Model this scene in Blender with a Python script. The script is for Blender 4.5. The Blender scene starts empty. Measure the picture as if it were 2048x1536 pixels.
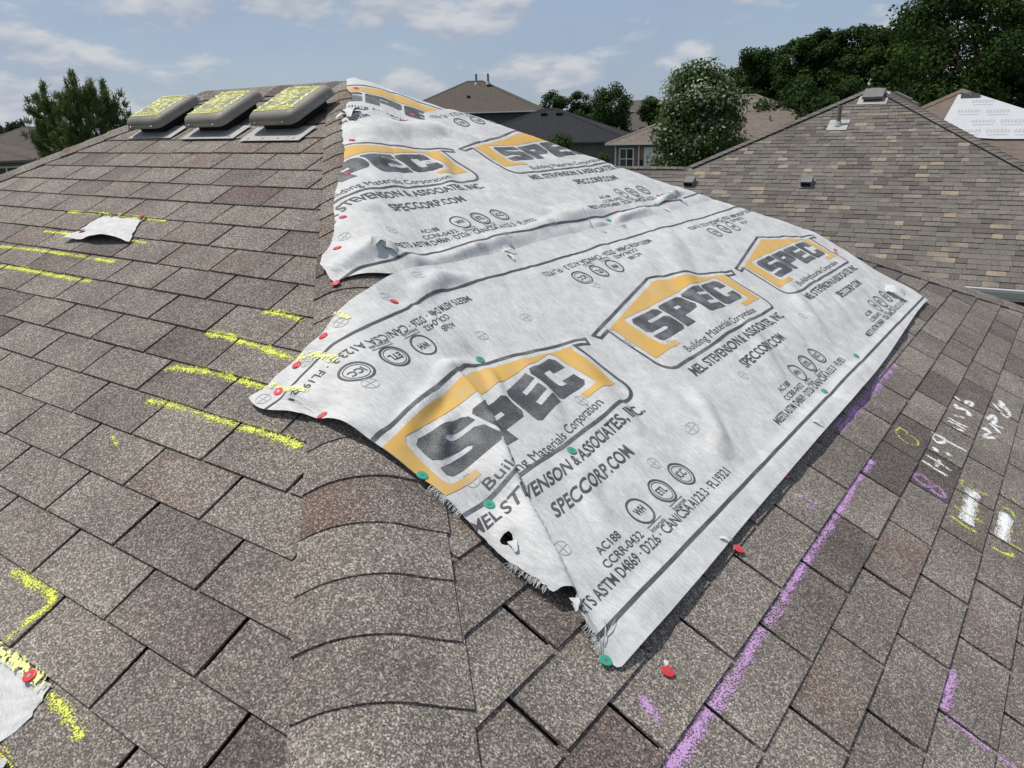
import bpy, bmesh, math, random
import numpy as np
from mathutils import Vector, Matrix
from mathutils.geometry import tessellate_polygon
random.seed(7); RNG = np.random.default_rng(11)
SC = bpy.context.scene
COL = SC.collection

# ------------------------------------------------------------------ camera
# frame: origin = apex of the hip roof, ridge runs to -X, hip end faces +X, z up
YAW, PITCH, ROLL = math.radians(-36.0468), math.radians(18.5349), math.radians(-1.5306)
CAM = np.array([2.98690, -2.86087, -0.20517]); FPX = 1570.995       # focal length in pixels of a 2048 px wide picture
TH = 0.45757; CT, ST = math.cos(TH), math.sin(TH); SL = math.tan(TH)  # roof pitch (6 in 12)
GROUND = -5.4
def _rot():
    cy, sy, cp, sp = math.cos(YAW), math.sin(YAW), math.cos(PITCH), math.sin(PITCH)
    f = np.array([sy*cp, cy*cp, -sp]); r = np.array([cy, -sy, 0.]); u = np.cross(r, f)
    c, s = math.cos(ROLL), math.sin(ROLL)
    return c*r+s*u, -s*r+c*u, f
RT, UP, FW = _rot()
camd = bpy.data.cameras.new('camera'); cam = bpy.data.objects.new('camera', camd); COL.objects.link(cam)
camd.sensor_width = 36; camd.lens = 36*FPX/2048; camd.clip_start = .05; camd.clip_end = 3000
cam.matrix_world = Matrix(((RT[0], UP[0], -FW[0], CAM[0]), (RT[1], UP[1], -FW[1], CAM[1]), (RT[2], UP[2], -FW[2], CAM[2]), (0, 0, 0, 1)))
SC.camera = cam

# ------------------------------------------------------------------ sun and sky
SUN_EL = math.radians(66)
sdir = Vector((-.97*math.cos(SUN_EL), -.24*math.cos(SUN_EL), math.sin(SUN_EL))).normalized()
sund = bpy.data.lights.new('sun', 'SUN'); sund.energy = 4.0; sund.angle = math.radians(.55); sund.color = (1, .955, .88)
sun = bpy.data.objects.new('sun', sund); COL.objects.link(sun); sun.location = (0, 0, 30)
sun.rotation_euler = sdir.to_track_quat('Z', 'Y').to_euler()
W = bpy.data.worlds.new('World'); SC.world = W; W.use_nodes = True
nt = W.node_tree; nt.nodes.clear()
def N(t, typ, **k):
    n = t.nodes.new(typ)
    for a, b in k.items():
        if a == 'ins':
            for i, v in b.items(): n.inputs[i].default_value = v
        else: setattr(n, a, b)
    return n
VEIL, VEIL_D, VEIL_L = (3.0, 3.7, 4.95, 1), (3.65, 4.1, 4.9, 1), (5.7, 5.85, 6.1, 1)   # thin high haze, cloud base, lit cloud
def world():
    L = nt.links.new
    out = N(nt, 'ShaderNodeOutputWorld'); bg = N(nt, 'ShaderNodeBackground'); bg.inputs[1].default_value = .11
    sky = N(nt, 'ShaderNodeTexSky', sky_type='NISHITA', sun_disc=False)
    sky.sun_elevation = SUN_EL; sky.sun_rotation = math.atan2(sdir.x, sdir.y); sky.altitude = 300; sky.air_density = 1.0; sky.dust_density = .9; sky.ozone_density = 2.5
    tc = N(nt, 'ShaderNodeTexCoord')
    def fbm(dz, sc, det, off):
        mp = N(nt, 'ShaderNodeMapping'); mp.inputs['Location'].default_value = (off[0], off[1], dz); mp.inputs['Scale'].default_value = (1, 1, 2.6); L(tc.outputs['Generated'], mp.inputs[0])
        n = N(nt, 'ShaderNodeTexNoise', ins={'Scale': sc, 'Detail': det, 'Roughness': .54, 'Distortion': .15}); L(mp.outputs[0], n.inputs['Vector']); return n.outputs[0]
    n1 = fbm(0., 7.5, 8., (1.9, 4.4)); n1b = fbm(.035, 7.5, 3., (1.9, 4.4)); n2 = fbm(0., 2.6, 4., (7.7, 2.1))
    big = N(nt, 'ShaderNodeMath', operation='MULTIPLY_ADD', ins={1: .55, 2: -.275}); L(n2, big.inputs[0])
    den = N(nt, 'ShaderNodeMath', operation='ADD'); L(n1, den.inputs[0]); L(big.outputs[0], den.inputs[1])
    r1 = N(nt, 'ShaderNodeMapRange', ins={1: .46, 2: .60, 3: 0., 4: .90}); r1.interpolation_type = 'SMOOTHSTEP'; L(den.outputs[0], r1.inputs[0])
    r2 = N(nt, 'ShaderNodeMapRange', ins={1: .36, 2: .66, 3: .62, 4: .88}); L(n2, r2.inputs[0])
    df = N(nt, 'ShaderNodeMath', operation='SUBTRACT'); L(n1, df.inputs[0]); L(n1b, df.inputs[1])
    lit = N(nt, 'ShaderNodeMapRange', ins={1: -.06, 2: .10, 3: 0., 4: 1.}); L(df.outputs[0], lit.inputs[0])
    cc = N(nt, 'ShaderNodeMixRGB', ins={1: VEIL_D, 2: VEIL_L}); L(lit.outputs[0], cc.inputs[0])
    m1 = N(nt, 'ShaderNodeMixRGB', ins={2: VEIL}); L(r2.outputs[0], m1.inputs[0]); L(sky.outputs[0], m1.inputs[1])
    mix = N(nt, 'ShaderNodeMixRGB'); L(r1.outputs[0], mix.inputs[0]); L(m1.outputs[0], mix.inputs[1]); L(cc.outputs[0], mix.inputs[2])
    L(mix.outputs[0], bg.inputs[0]); L(bg.outputs[0], out.inputs[0])
world()
vs = SC.view_settings; vs.view_transform = 'Standard'; vs.look = 'None'; vs.exposure = 0.0; vs.gamma = 1; vs.use_curve_mapping = False

# ------------------------------------------------------------------ small tools
def ray(px):
    d = FW + (px[0]-1024)/FPX*RT - (px[1]-768)/FPX*UP
    return d/np.linalg.norm(d)
def hit(px, n, d0=0.):
    d = ray(px); return CAM + d*((d0-CAM@n)/(d@n))
def at(px, D):
    """point on the pixel's ray at horizontal distance D"""
    d = ray(px); return CAM + d*(D/math.hypot(d[0], d[1]))
def proj(P):
    d = np.asarray(P, float)-CAM; z = d@FW
    return np.stack([1024+FPX*(d@RT)/z, 768-FPX*(d@UP)/z], -1), z
def _h(i, j, k):
    n = (i*374761393 + j*668265263 + k*1274126177) & 0xffffffff
    n = ((n ^ (n >> 13))*1274126177) & 0xffffffff
    return ((n ^ (n >> 16)) & 0xffff)/65535.
def noise2(x, y, seed=0):
    x = np.asarray(x, float); y = np.asarray(y, float)
    i = np.floor(x).astype(np.int64); j = np.floor(y).astype(np.int64); f = x-i; g = y-j
    f = f*f*f*(f*(f*6-15)+10); g = g*g*g*(g*(g*6-15)+10)
    a, b, c, d = _h(i, j, seed), _h(i+1, j, seed), _h(i, j+1, seed), _h(i+1, j+1, seed)
    return (a*(1-f)+b*f)*(1-g)+(c*(1-f)+d*f)*g
def sstep(e0, e1, x):
    t = np.clip((x-e0)/(e1-e0), 0, 1); return t*t*(3-2*t)

def mesh_np(name, V, Fc, mat=None, smooth=False):
    m = bpy.data.meshes.new(name)
    m.from_pydata([tuple(map(float, v)) for v in V] if not isinstance(V, np.ndarray) else V.tolist(), [], Fc if not isinstance(Fc, np.ndarray) else Fc.tolist())
    if mat: m.materials.append(mat)
    if smooth: m.polygons.foreach_set('use_smooth', [True]*len(m.polygons))
    m.update(); return m
def link(name, me, parent=None, M=None):
    o = bpy.data.objects.new(name, me); COL.objects.link(o)
    if M is not None: o.matrix_basis = M
    if parent is not None:
        o.parent = parent; o.matrix_parent_inverse = parent.matrix_basis.inverted()
    return o
def tag(o, label=None, cat=None, group=None, kind=None):
    if label: o['label'] = label
    if cat: o['category'] = cat
    if group: o['group'] = group
    if kind: o['kind'] = kind
    return o
def empty(name, loc, label, cat, group=None):
    o = bpy.data.objects.new(name, None); COL.objects.link(o); o.empty_display_size = .1
    o.location = Vector([float(v) for v in loc]); o.matrix_basis = Matrix.Translation(o.location)
    return tag(o, label, cat, group)
class MB:
    """collects boxes, prisms and tubes for ONE mesh"""
    def __init__(s): s.v = []; s.f = []
    def add(s, vs, fs):
        n = len(s.v); s.v += [tuple(map(float, v)) for v in vs]; s.f += [tuple(i+n for i in f) for f in fs]
    def box(s, a, b, M=None):
        vs = [(x, y, z) for z in (a[2], b[2]) for y in (a[1], b[1]) for x in (a[0], b[0])]
        if M is not None: vs = [M @ Vector(v) for v in vs]
        s.add(vs, [(0, 2, 3, 1), (4, 5, 7, 6), (0, 1, 5, 4), (2, 6, 7, 3), (0, 4, 6, 2), (1, 3, 7, 5)])
    def slab(s, poly, off):
        """polygon (3-D points) extruded by vector off"""
        n = len(poly); off = np.asarray(off, float)
        vs = [np.asarray(p, float) for p in poly]+[np.asarray(p, float)+off for p in poly]
        s.add(vs, [tuple(range(n))[::-1], tuple(range(n, 2*n))]+[(i, (i+1) % n, n+(i+1) % n, n+i) for i in range(n)])
    def tube(s, pts, rads, seg=8, cap=True):
        P = [np.asarray(p, float) for p in pts]; rings = []
        for i, p in enumerate(P):
            t = P[min(i+1, len(P)-1)]-P[max(i-1, 0)]; t = t/(np.linalg.norm(t)+1e-9)
            u = np.cross(t, [0, 0, 1.] if abs(t[2]) < .9 else [1., 0, 0]); u /= np.linalg.norm(u); w = np.cross(t, u)
            rings.append([p+rads[i]*(math.cos(2*math.pi*k/seg)*u+math.sin(2*math.pi*k/seg)*w) for k in range(seg)])
        n = len(P); vs = [v for r in rings for v in r]; fs = []
        for i in range(n-1):
            for k in range(seg): fs.append((i*seg+k, i*seg+(k+1) % seg, (i+1)*seg+(k+1) % seg, (i+1)*seg+k))
        if cap: fs += [tuple(range(seg))[::-1], tuple(range((n-1)*seg, n*seg))]
        s.add(vs, fs)
    def build(s, name, mat, parent=None, smooth=False, bevel=0, M=None, seg=2):
        me = mesh_np(name, s.v, s.f, mat, smooth)
        bm = bmesh.new(); bm.from_mesh(me); bmesh.ops.recalc_face_normals(bm, faces=bm.faces)
        if bevel: bmesh.ops.bevel(bm, geom=bm.edges[:], offset=bevel, segments=seg, profile=.5, affect='EDGES')
        bm.to_mesh(me); bm.free()
        if smooth: me.polygons.foreach_set('use_smooth', [True]*len(me.polygons))
        return link(name, me, parent, M)

# ------------------------------------------------------------------ materials
def newmat(name):
    m = bpy.data.materials.new(name); m.use_nodes = True; t = m.node_tree; t.nodes.clear()
    out = N(t, 'ShaderNodeOutputMaterial'); b = N(t, 'ShaderNodeBsdfPrincipled'); t.links.new(b.outputs[0], out.inputs[0])
    return m, t, b, out
def pos(t, kind='pos'):
    if kind == 'obj': return N(t, 'ShaderNodeTexCoord').outputs['Object']
    return N(t, 'ShaderNodeNewGeometry').outputs['Position']
def simple(name, col, rough=.6, metal=0., var=.15, scale=6., bump=0., bscale=40., kind='pos', spec=.4):
    m, t, b, out = newmat(name); L = t.links.new; P = pos(t, kind)
    n = N(t, 'ShaderNodeTexNoise', ins={'Scale': scale, 'Detail': 5.0, 'Roughness': .6}); L(P, n.inputs['Vector'])
    r = N(t, 'ShaderNodeMapRange', ins={1: .3, 2: .7, 3: 1-var, 4: 1+var}); L(n.outputs[0], r.inputs[0])
    mu = N(t, 'ShaderNodeVectorMath', operation='SCALE'); mu.inputs[0].default_value = col[:3]; L(r.outputs[0], mu.inputs['Scale'])
    L(mu.outputs[0], b.inputs['Base Color']); b.inputs['Roughness'].default_value = rough; b.inputs['Metallic'].default_value = metal
    b.inputs['Specular IOR Level'].default_value = spec
    if bump:
        n2 = N(t, 'ShaderNodeTexNoise', ins={'Scale': bscale, 'Detail': 3.0}); L(P, n2.inputs['Vector'])
        bp = N(t, 'ShaderNodeBump', ins={'Strength': bump, 'Distance': .01}); L(n2.outputs[0], bp.inputs['Height']); L(bp.outputs[0], b.inputs['Normal'])
    return m
def shingle_mat(name, base, dark, red, grain=420., gmin=.28, gmax=2.0, blotch=3.2, bumpd=.0035):
    """mineral-granule asphalt: fine salt-and-pepper grains over soft colour blends; tint = object colour or face attribute"""
    m, t, b, out = newmat(name); L = t.links.new; P = pos(t)
    oi = N(t, 'ShaderNodeObjectInfo'); at_ = N(t, 'ShaderNodeAttribute', attribute_name='tint')
    add = N(t, 'ShaderNodeVectorMath', operation='ADD'); L(oi.outputs['Color'], add.inputs[0]); L(at_.outputs['Color'], add.inputs[1])
    sep = N(t, 'ShaderNodeSeparateXYZ'); L(add.outputs[0], sep.inputs[0])
    # blend noise, shifted from piece to piece so that colours break at the joints
    sh = N(t, 'ShaderNodeVectorMath', operation='SCALE', ins={'Scale': 19.}); L(add.outputs[0], sh.inputs[0])
    pp = N(t, 'ShaderNodeVectorMath', operation='ADD'); L(P, pp.inputs[0]); L(sh.outputs[0], pp.inputs[1])
    nb = N(t, 'ShaderNodeTexNoise', ins={'Scale': blotch, 'Detail': 3.0, 'Roughness': .55}); L(pp.outputs[0], nb.inputs['Vector'])
    f1 = N(t, 'ShaderNodeMath', operation='MULTIPLY_ADD', ins={1: 1.9, 2: -.72}); L(nb.outputs[0], f1.inputs[0])
    f2 = N(t, 'ShaderNodeMath', operation='ADD', use_clamp=True); L(f1.outputs[0], f2.inputs[0]); L(sep.outputs[0], f2.inputs[1])
    c1 = N(t, 'ShaderNodeMixRGB', ins={1: base+(1,), 2: dark+(1,)}); L(f2.outputs[0], c1.inputs[0])
    g1 = N(t, 'ShaderNodeTexNoise', ins={'Scale': blotch*1.3, 'Detail': 2.0}); L(pp.outputs[0], g1.inputs['Vector'])
    g2 = N(t, 'ShaderNodeMapRange', ins={1: .42, 2: .72, 3: 0., 4: 1.}); L(g1.outputs[0], g2.inputs[0])
    g3 = N(t, 'ShaderNodeMath', operation='MULTIPLY', use_clamp=True); L(g2.outputs[0], g3.inputs[0]); L(sep.outputs[1], g3.inputs[1])
    c2 = N(t, 'ShaderNodeMixRGB', ins={2: red+(1,)}); L(g3.outputs[0], c2.inputs[0]); L(c1.outputs[0], c2.inputs[1])
    # granules
    n1 = N(t, 'ShaderNodeTexNoise', ins={'Scale': grain, 'Detail': 2.0, 'Roughness': .75}); L(P, n1.inputs['Vector'])
    v1 = N(t, 'ShaderNodeTexVoronoi', ins={'Scale': grain*.9}); L(P, v1.inputs['Vector'])
    vs_ = N(t, 'ShaderNodeSeparateXYZ'); L(v1.outputs['Color'], vs_.inputs[0])
    mr = N(t, 'ShaderNodeMapRange', ins={1: .30, 2: .70, 3: gmin, 4: gmax*.75}); L(n1.outputs[0], mr.inputs[0])
    pw = N(t, 'ShaderNodeMath', operation='POWER', ins={1: 2.6}); L(vs_.outputs[0], pw.inputs[0])
    mr2 = N(t, 'ShaderNodeMapRange', ins={1: 0., 2: 1., 3: .62, 4: gmax}); L(pw.outputs[0], mr2.inputs[0])
    mm = N(t, 'ShaderNodeMath', operation='MULTIPLY'); L(mr.outputs[0], mm.inputs[0]); L(mr2.outputs[0], mm.inputs[1])
    col = N(t, 'ShaderNodeVectorMath', operation='SCALE'); L(c2.outputs[0], col.inputs[0]); L(mm.outputs[0], col.inputs['Scale'])
    # large weathering
    nw = N(t, 'ShaderNodeTexNoise', ins={'Scale': .9, 'Detail': 4.0, 'Roughness': .6}); L(P, nw.inputs['Vector'])
    rw = N(t, 'ShaderNodeMapRange', ins={1: .3, 2: .7, 3: .86, 4: 1.12}); L(nw.outputs[0], rw.inputs[0])
    c4 = N(t, 'ShaderNodeVectorMath', operation='SCALE'); L(col.outputs[0], c4.inputs[0]); L(rw.outputs[0], c4.inputs['Scale'])
    L(c4.outputs[0], b.inputs['Base Color']); b.inputs['Roughness'].default_value = .92; b.inputs['Specular IOR Level'].default_value = .25
    bp = N(t, 'ShaderNodeBump', ins={'Strength': .8, 'Distance': bumpd}); L(n1.outputs[0], bp.inputs['Height']); L(bp.outputs[0], b.inputs['Normal'])
    return m
def fabric_mat():
    m, t, b, out = newmat('woven_underlayment'); L = t.links.new; P = N(t, 'ShaderNodeUVMap', uv_map='UVMap').outputs[0]
    n1 = N(t, 'ShaderNodeTexNoise', ins={'Scale': 14., 'Detail': 6.0, 'Roughness': .62}); L(P, n1.inputs['Vector'])
    mp = N(t, 'ShaderNodeMapping'); mp.inputs['Scale'].default_value = (170, 26, 1); L(P, mp.inputs[0])
    n2 = N(t, 'ShaderNodeTexNoise', ins={'Scale': 1.0, 'Detail': 4.0, 'Roughness': .6}); L(mp.outputs[0], n2.inputs['Vector'])
    r = N(t, 'ShaderNodeMapRange', ins={1: .25, 2: .75, 3: .82, 4: 1.12}); L(n1.outputs[0], r.inputs[0])
    r2 = N(t, 'ShaderNodeMapRange', ins={1: .25, 2: .75, 3: .84, 4: 1.12}); L(n2.outputs[0], r2.inputs[0])
    mu = N(t, 'ShaderNodeMath', operation='MULTIPLY'); L(r.outputs[0], mu.inputs[0]); L(r2.outputs[0], mu.inputs[1])
    c = N(t, 'ShaderNodeVectorMath', operation='SCALE'); c.inputs[0].default_value = (.575, .573, .565); L(mu.outputs[0], c.inputs['Scale'])
    L(c.outputs[0], b.inputs['Base Color']); b.inputs['Roughness'].default_value = .62; b.inputs['Specular IOR Level'].default_value = .3
    mp2 = N(t, 'ShaderNodeMapping'); mp2.inputs['Scale'].default_value = (60, 16, 1); L(P, mp2.inputs[0])
    n3 = N(t, 'ShaderNodeTexNoise', ins={'Scale': 1.0, 'Detail': 5.0, 'Roughness': .6}); L(mp2.outputs[0], n3.inputs['Vector'])
    bp = N(t, 'ShaderNodeBump', ins={'Strength': .9, 'Distance': .008}); L(n3.outputs[0], bp.inputs['Height'])
    wv = N(t, 'ShaderNodeTexNoise', ins={'Scale': 480., 'Detail': 1.0}); L(P, wv.inputs['Vector'])
    bp2 = N(t, 'ShaderNodeBump', ins={'Strength': .25, 'Distance': .001}); L(wv.outputs[0], bp2.inputs['Height']); L(bp.outputs[0], bp2.inputs['Normal'])
    L(bp2.outputs[0], b.inputs['Normal'])
    return m
def ink_mat(name, col, wear):
    """printed ink, worn thin in specks"""
    m, t, b, out = newmat(name); L = t.links.new; P = pos(t)
    n1 = N(t, 'ShaderNodeTexNoise', ins={'Scale': 330., 'Detail': 2.0, 'Roughness': .7}); L(P, n1.inputs['Vector'])
    n2 = N(t, 'ShaderNodeTexNoise', ins={'Scale': 14., 'Detail': 4.0}); L(P, n2.inputs['Vector'])
    a = N(t, 'ShaderNodeMath', operation='MULTIPLY_ADD', ins={1: .9, 2: -.42}); L(n2.outputs[0], a.inputs[0])
    s = N(t, 'ShaderNodeMath', operation='ADD'); L(n1.outputs[0], s.inputs[0]); L(a.outputs[0], s.inputs[1])
    r = N(t, 'ShaderNodeMapRange', ins={1: .46, 2: .74, 3: 0., 4: wear}); L(s.outputs[0], r.inputs[0])
    c = N(t, 'ShaderNodeMixRGB', ins={1: col+(1,), 2: (.45, .46, .47, 1)}); L(r.outputs[0], c.inputs[0])
    L(c.outputs[0], b.inputs['Base Color']); b.inputs['Roughness'].default_value = .6; b.inputs['Specular IOR Level'].default_value = .3
    return m
def chalk_mat(name, col, thr=.455, scale=240.):
    """dry chalk caught on the granules: bare between them"""
    m, t, b, out = newmat(name); L = t.links.new; P = pos(t)
    n1 = N(t, 'ShaderNodeTexNoise', ins={'Scale': scale, 'Detail': 2.0, 'Roughness': .7}); L(P, n1.inputs['Vector'])
    n2 = N(t, 'ShaderNodeTexNoise', ins={'Scale': 22., 'Detail': 3.0}); L(P, n2.inputs['Vector'])
    at_ = N(t, 'ShaderNodeAttribute', attribute_name='edge')
    e = N(t, 'ShaderNodeMath', operation='MULTIPLY_ADD', ins={1: -.22, 2: .0}); L(at_.outputs['Fac'], e.inputs[0])
    a = N(t, 'ShaderNodeMath', operation='MULTIPLY_ADD', ins={1: .4, 2: -.2}); L(n2.outputs[0], a.inputs[0])
    s = N(t, 'ShaderNodeMath', operation='ADD'); L(n1.outputs[0], s.inputs[0]); L(a.outputs[0], s.inputs[1])
    s2 = N(t, 'ShaderNodeMath', operation='ADD'); L(s.outputs[0], s2.inputs[0]); L(e.outputs[0], s2.inputs[1])
    r = N(t, 'ShaderNodeMapRange', ins={1: thr-.03, 2: thr+.03, 3: 0., 4: .95}); L(s2.outputs[0], r.inputs[0])
    b.inputs['Base Color'].default_value = col+(1,); b.inputs['Roughness'].default_value = .95; b.inputs['Specular IOR Level'].default_value = .1
    tr = N(t, 'ShaderNodeBsdfTransparent'); mx = N(t, 'ShaderNodeMixShader')
    L(r.outputs[0], mx.inputs[0]); L(tr.outputs[0], mx.inputs[1]); L(b.outputs[0], mx.inputs[2]); L(mx.outputs[0], out.inputs[0])
    return m
def leaf_mat(name, dark, light, trans=.35):
    m, t, b, out = newmat(name); L = t.links.new
    a = N(t, 'ShaderNodeAttribute', attribute_name='tint'); P = pos(t)
    n = N(t, 'ShaderNodeTexNoise', ins={'Scale': .8, 'Detail': 3.0}); L(P, n.inputs['Vector'])
    s = N(t, 'ShaderNodeMath', operation='MULTIPLY_ADD', ins={1: .5, 2: -.25}); L(n.outputs[0], s.inputs[0])
    s2 = N(t, 'ShaderNodeMath', operation='ADD', use_clamp=True); L(s.outputs[0], s2.inputs[0]); L(a.outputs['Fac'], s2.inputs[1])
    c = N(t, 'ShaderNodeMixRGB', ins={1: dark+(1,), 2: light+(1,)}); L(s2.outputs[0], c.inputs[0])
    L(c.outputs[0], b.inputs['Base Color']); b.inputs['Roughness'].default_value = .7; b.inputs['Specular IOR Level'].default_value = .12
    tl = N(t, 'ShaderNodeBsdfTranslucent'); L(c.outputs[0], tl.inputs[0]); mx = N(t, 'ShaderNodeMixShader'); mx.inputs[0].default_value = trans
    L(b.outputs[0], mx.inputs[1]); L(tl.outputs[0], mx.inputs[2]); L(mx.outputs[0], out.inputs[0])
    return m
def siding_mat(name, col, lap=.18):
    m, t, b, out = newmat(name); L = t.links.new; P = pos(t); sep = N(t, 'ShaderNodeSeparateXYZ'); L(P, sep.inputs[0])
    d = N(t, 'ShaderNodeMath', operation='DIVIDE', ins={1: lap}); L(sep.outputs[2], d.inputs[0])
    f = N(t, 'ShaderNodeMath', operation='FRACT'); L(d.outputs[0], f.inputs[0])
    bp = N(t, 'ShaderNodeBump', ins={'Strength': .9, 'Distance': .02}); bp.invert = True; L(f.outputs[0], bp.inputs['Height']); L(bp.outputs[0], b.inputs['Normal'])
    n = N(t, 'ShaderNodeTexNoise', ins={'Scale': 1.5, 'Detail': 4.0}); L(P, n.inputs['Vector'])
    r = N(t, 'ShaderNodeMapRange', ins={1: .3, 2: .7, 3: .9, 4: 1.1}); L(n.outputs[0], r.inputs[0])
    mu = N(t, 'ShaderNodeVectorMath', operation='SCALE'); mu.inputs[0].default_value = col; L(r.outputs[0], mu.inputs['Scale']); L(mu.outputs[0], b.inputs['Base Color'])
    b.inputs['Roughness'].default_value = .7
    return m
def brick_mat():
    m, t, b, out = newmat('red_brick'); L = t.links.new; P = pos(t, 'obj')
    sep = N(t, 'ShaderNodeSeparateXYZ'); L(P, sep.inputs[0]); ad = N(t, 'ShaderNodeMath', operation='ADD'); L(sep.outputs[0], ad.inputs[0]); L(sep.outputs[1], ad.inputs[1])
    cb = N(t, 'ShaderNodeCombineXYZ'); L(ad.outputs[0], cb.inputs[0]); L(sep.outputs[2], cb.inputs[1])
    br = N(t, 'ShaderNodeTexBrick', ins={'Color1': (.30, .12, .085, 1), 'Color2': (.20, .085, .065, 1), 'Mortar': (.38, .34, .30, 1), 'Scale': 1.0, 'Mortar Size': .01, 'Brick Width': .22, 'Row Height': .075})
    L(cb.outputs[0], br.inputs['Vector']); L(br.outputs[0], b.inputs['Base Color']); b.inputs['Roughness'].default_value = .85
    return m
def far_roof_mat(name, col, c2, row=.145):
    """far shingle roof: rows and blended tabs too small to tell apart"""
    m, t, b, out = newmat(name); L = t.links.new; P = pos(t); sep = N(t, 'ShaderNodeSeparateXYZ'); L(P, sep.inputs[0])
    d = N(t, 'ShaderNodeMath', operation='DIVIDE', ins={1: row*.45}); L(sep.outputs[2], d.inputs[0])
    fl = N(t, 'ShaderNodeMath', operation='FLOOR'); L(d.outputs[0], fl.inputs[0]); fr = N(t, 'ShaderNodeMath', operation='FRACT'); L(d.outputs[0], fr.inputs[0])
    sx = N(t, 'ShaderNodeMath', operation='ADD'); L(sep.outputs[0], sx.inputs[0]); L(sep.outputs[1], sx.inputs[1])
    cb = N(t, 'ShaderNodeCombineXYZ'); L(sx.outputs[0], cb.inputs[0]); L(fl.outputs[0], cb.inputs[1])
    n = N(t, 'ShaderNodeTexNoise', ins={'Scale': 2.2, 'Detail': 3.0, 'Roughness': .7}); L(cb.outputs[0], n.inputs['Vector'])
    r = N(t, 'ShaderNodeMapRange', ins={1: .35, 2: .68, 3: 0., 4: 1.}); L(n.outputs[0], r.inputs[0])
    c = N(t, 'ShaderNodeMixRGB', ins={1: col+(1,), 2: c2+(1,)}); L(r.outputs[0], c.inputs[0]); L(c.outputs[0], b.inputs['Base Color'])
    bp = N(t, 'ShaderNodeBump', ins={'Strength': 1., 'Distance': .02}); bp.invert = True; L(fr.outputs[0], bp.inputs['Height']); L(bp.outputs[0], b.inputs['Normal'])
    b.inputs['Roughness'].default_value = .95; b.inputs['Specular IOR Level'].default_value = .2
    return m
def glass_mat():
    m, t, b, out = newmat('window_glass'); L = t.links.new
    n = N(t, 'ShaderNodeTexNoise', ins={'Scale': 1.5}); L(pos(t), n.inputs['Vector'])
    c = N(t, 'ShaderNodeMixRGB', ins={1: (.02, .028, .035, 1), 2: (.07, .085, .10, 1)}); L(n.outputs[0], c.inputs[0]); L(c.outputs[0], b.inputs['Base Color'])
    b.inputs['Roughness'].default_value = .06; b.inputs['Specular IOR Level'].default_value = .8
    return m
M_SH = shingle_mat('brown_shingle', (.266, .236, .204), (.135, .114, .103), (.180, .120, .098), grain=330., gmin=.20, gmax=2.15)
M_DECK = simple('shingle_shadow_gap', (.022, .020, .019), .95, var=.3, scale=30)  # near-black deck: shade in the slots between tabs is put into its colour
M_NB = shingle_mat('laminated_shingle', (.235, .215, .188), (.150, .132, .120), (.40, .325, .245), grain=140., gmin=.8, gmax=1.25, blotch=.7, bumpd=.002)
M_FAB = fabric_mat()
M_INK = ink_mat('grey_ink', (.060, .062, .066), .34); M_INKL = ink_mat('thin_grey_ink', (.058, .060, .064), .16)
M_GOLD = ink_mat('gold_ink', (.60, .365, .085), .25); M_MARK = ink_mat('pale_grey_ink', (.42, .43, .44), .4)
M_CY = chalk_mat('yellow_chalk', (.72, .76, .13)); M_CP = chalk_mat('purple_chalk', (.55, .33, .60)); M_CW = chalk_mat('white_chalk', (.82, .82, .80), .36)
M_CYS = chalk_mat('yellow_chalk_smear', (.80, .82, .34), .41, 120.)
M_RED = simple('red_plastic', (.62, .035, .045), .35, var=.1, scale=60, spec=.5); M_GREEN = simple('green_plastic', (.045, .33, .22), .35, var=.1, scale=60, spec=.5)
M_STEEL = simple('nail_steel', (.35, .34, .33), .4, .9, var=.2, scale=200)
M_VENT = simple('weathered_grey_vent', (.215, .198, .168), .6, var=.22, scale=9, bump=.15, bscale=60, spec=.4)
M_VENTD = simple('vent_shadow_black', (.012, .012, .013), .8)  # shade under the vent hoods put into the colour; plain black elsewhere
M_FLG = simple('galvanised_flange', (.36, .355, .335), .6, .0, var=.15, scale=15)

# ------------------------------------------------------------------ the setting
gr = MB(); gr.add([(-900, -900, GROUND), (900, -900, GROUND), (900, 900, GROUND), (-900, 900, GROUND)], [(0, 1, 2, 3)])
tag(gr.build('ground', simple('lawn', (.06, .07, .035), .9, var=.4, scale=.6, bump=.4, bscale=3)), kind='structure')

# ------------------------------------------------------------------ roof frame
nL = np.array([0, -ST, CT]); nR = np.array([ST, 0, CT]); nF = np.array([0, ST, CT])
EX = np.array([1., 0, 0]); EY = np.array([0, 1., 0]); EZ = np.array([0, 0, 1.])
eb = np.array([CT, 0, -ST]); ed = np.array([0, -CT, -ST])
H = np.array([1, -1, -SL]); H = H/np.linalg.norm(H); HF = np.array([1, 1, -SL]); HF = HF/np.linalg.norm(HF); HG = np.array([-1, -1, -SL]); HG = HG/np.linalg.norm(HG)
def perp(n, h, toward):
    v = np.cross(n, h); v /= np.linalg.norm(v); return v if v@np.array(toward, float) > 0 else -v
dL = perp(nL, H, (-1, -1, 0)); dR = perp(nR, H, (1, 1, 0)); dRf = perp(nR, HF, (1, -1, 0)); dFf = perp(nF, HF, (-1, 1, 0))
dLg = perp(nL, HG, (1, -1, 0)); nG = np.array([-ST, 0, CT]); dGg = perp(nG, HG, (-1, 1, 0))
RIDGE = 1.08                                             # ridge length
G0 = np.array([-RIDGE, 0, 0])
h2 = np.array([H@EY, H@eb]); d2 = np.array([dR@EY, dR@eb]); hf2 = np.array([HF@EY, HF@eb]); df2 = np.array([dRf@EY, dRf@eb])
EXPO, TABW = .1300, .3048
X0, D0, Y0, E0 = -.1262, 1.7483, 1.9776, 2.5851          # tab grid of both slopes
RR = .08
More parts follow.
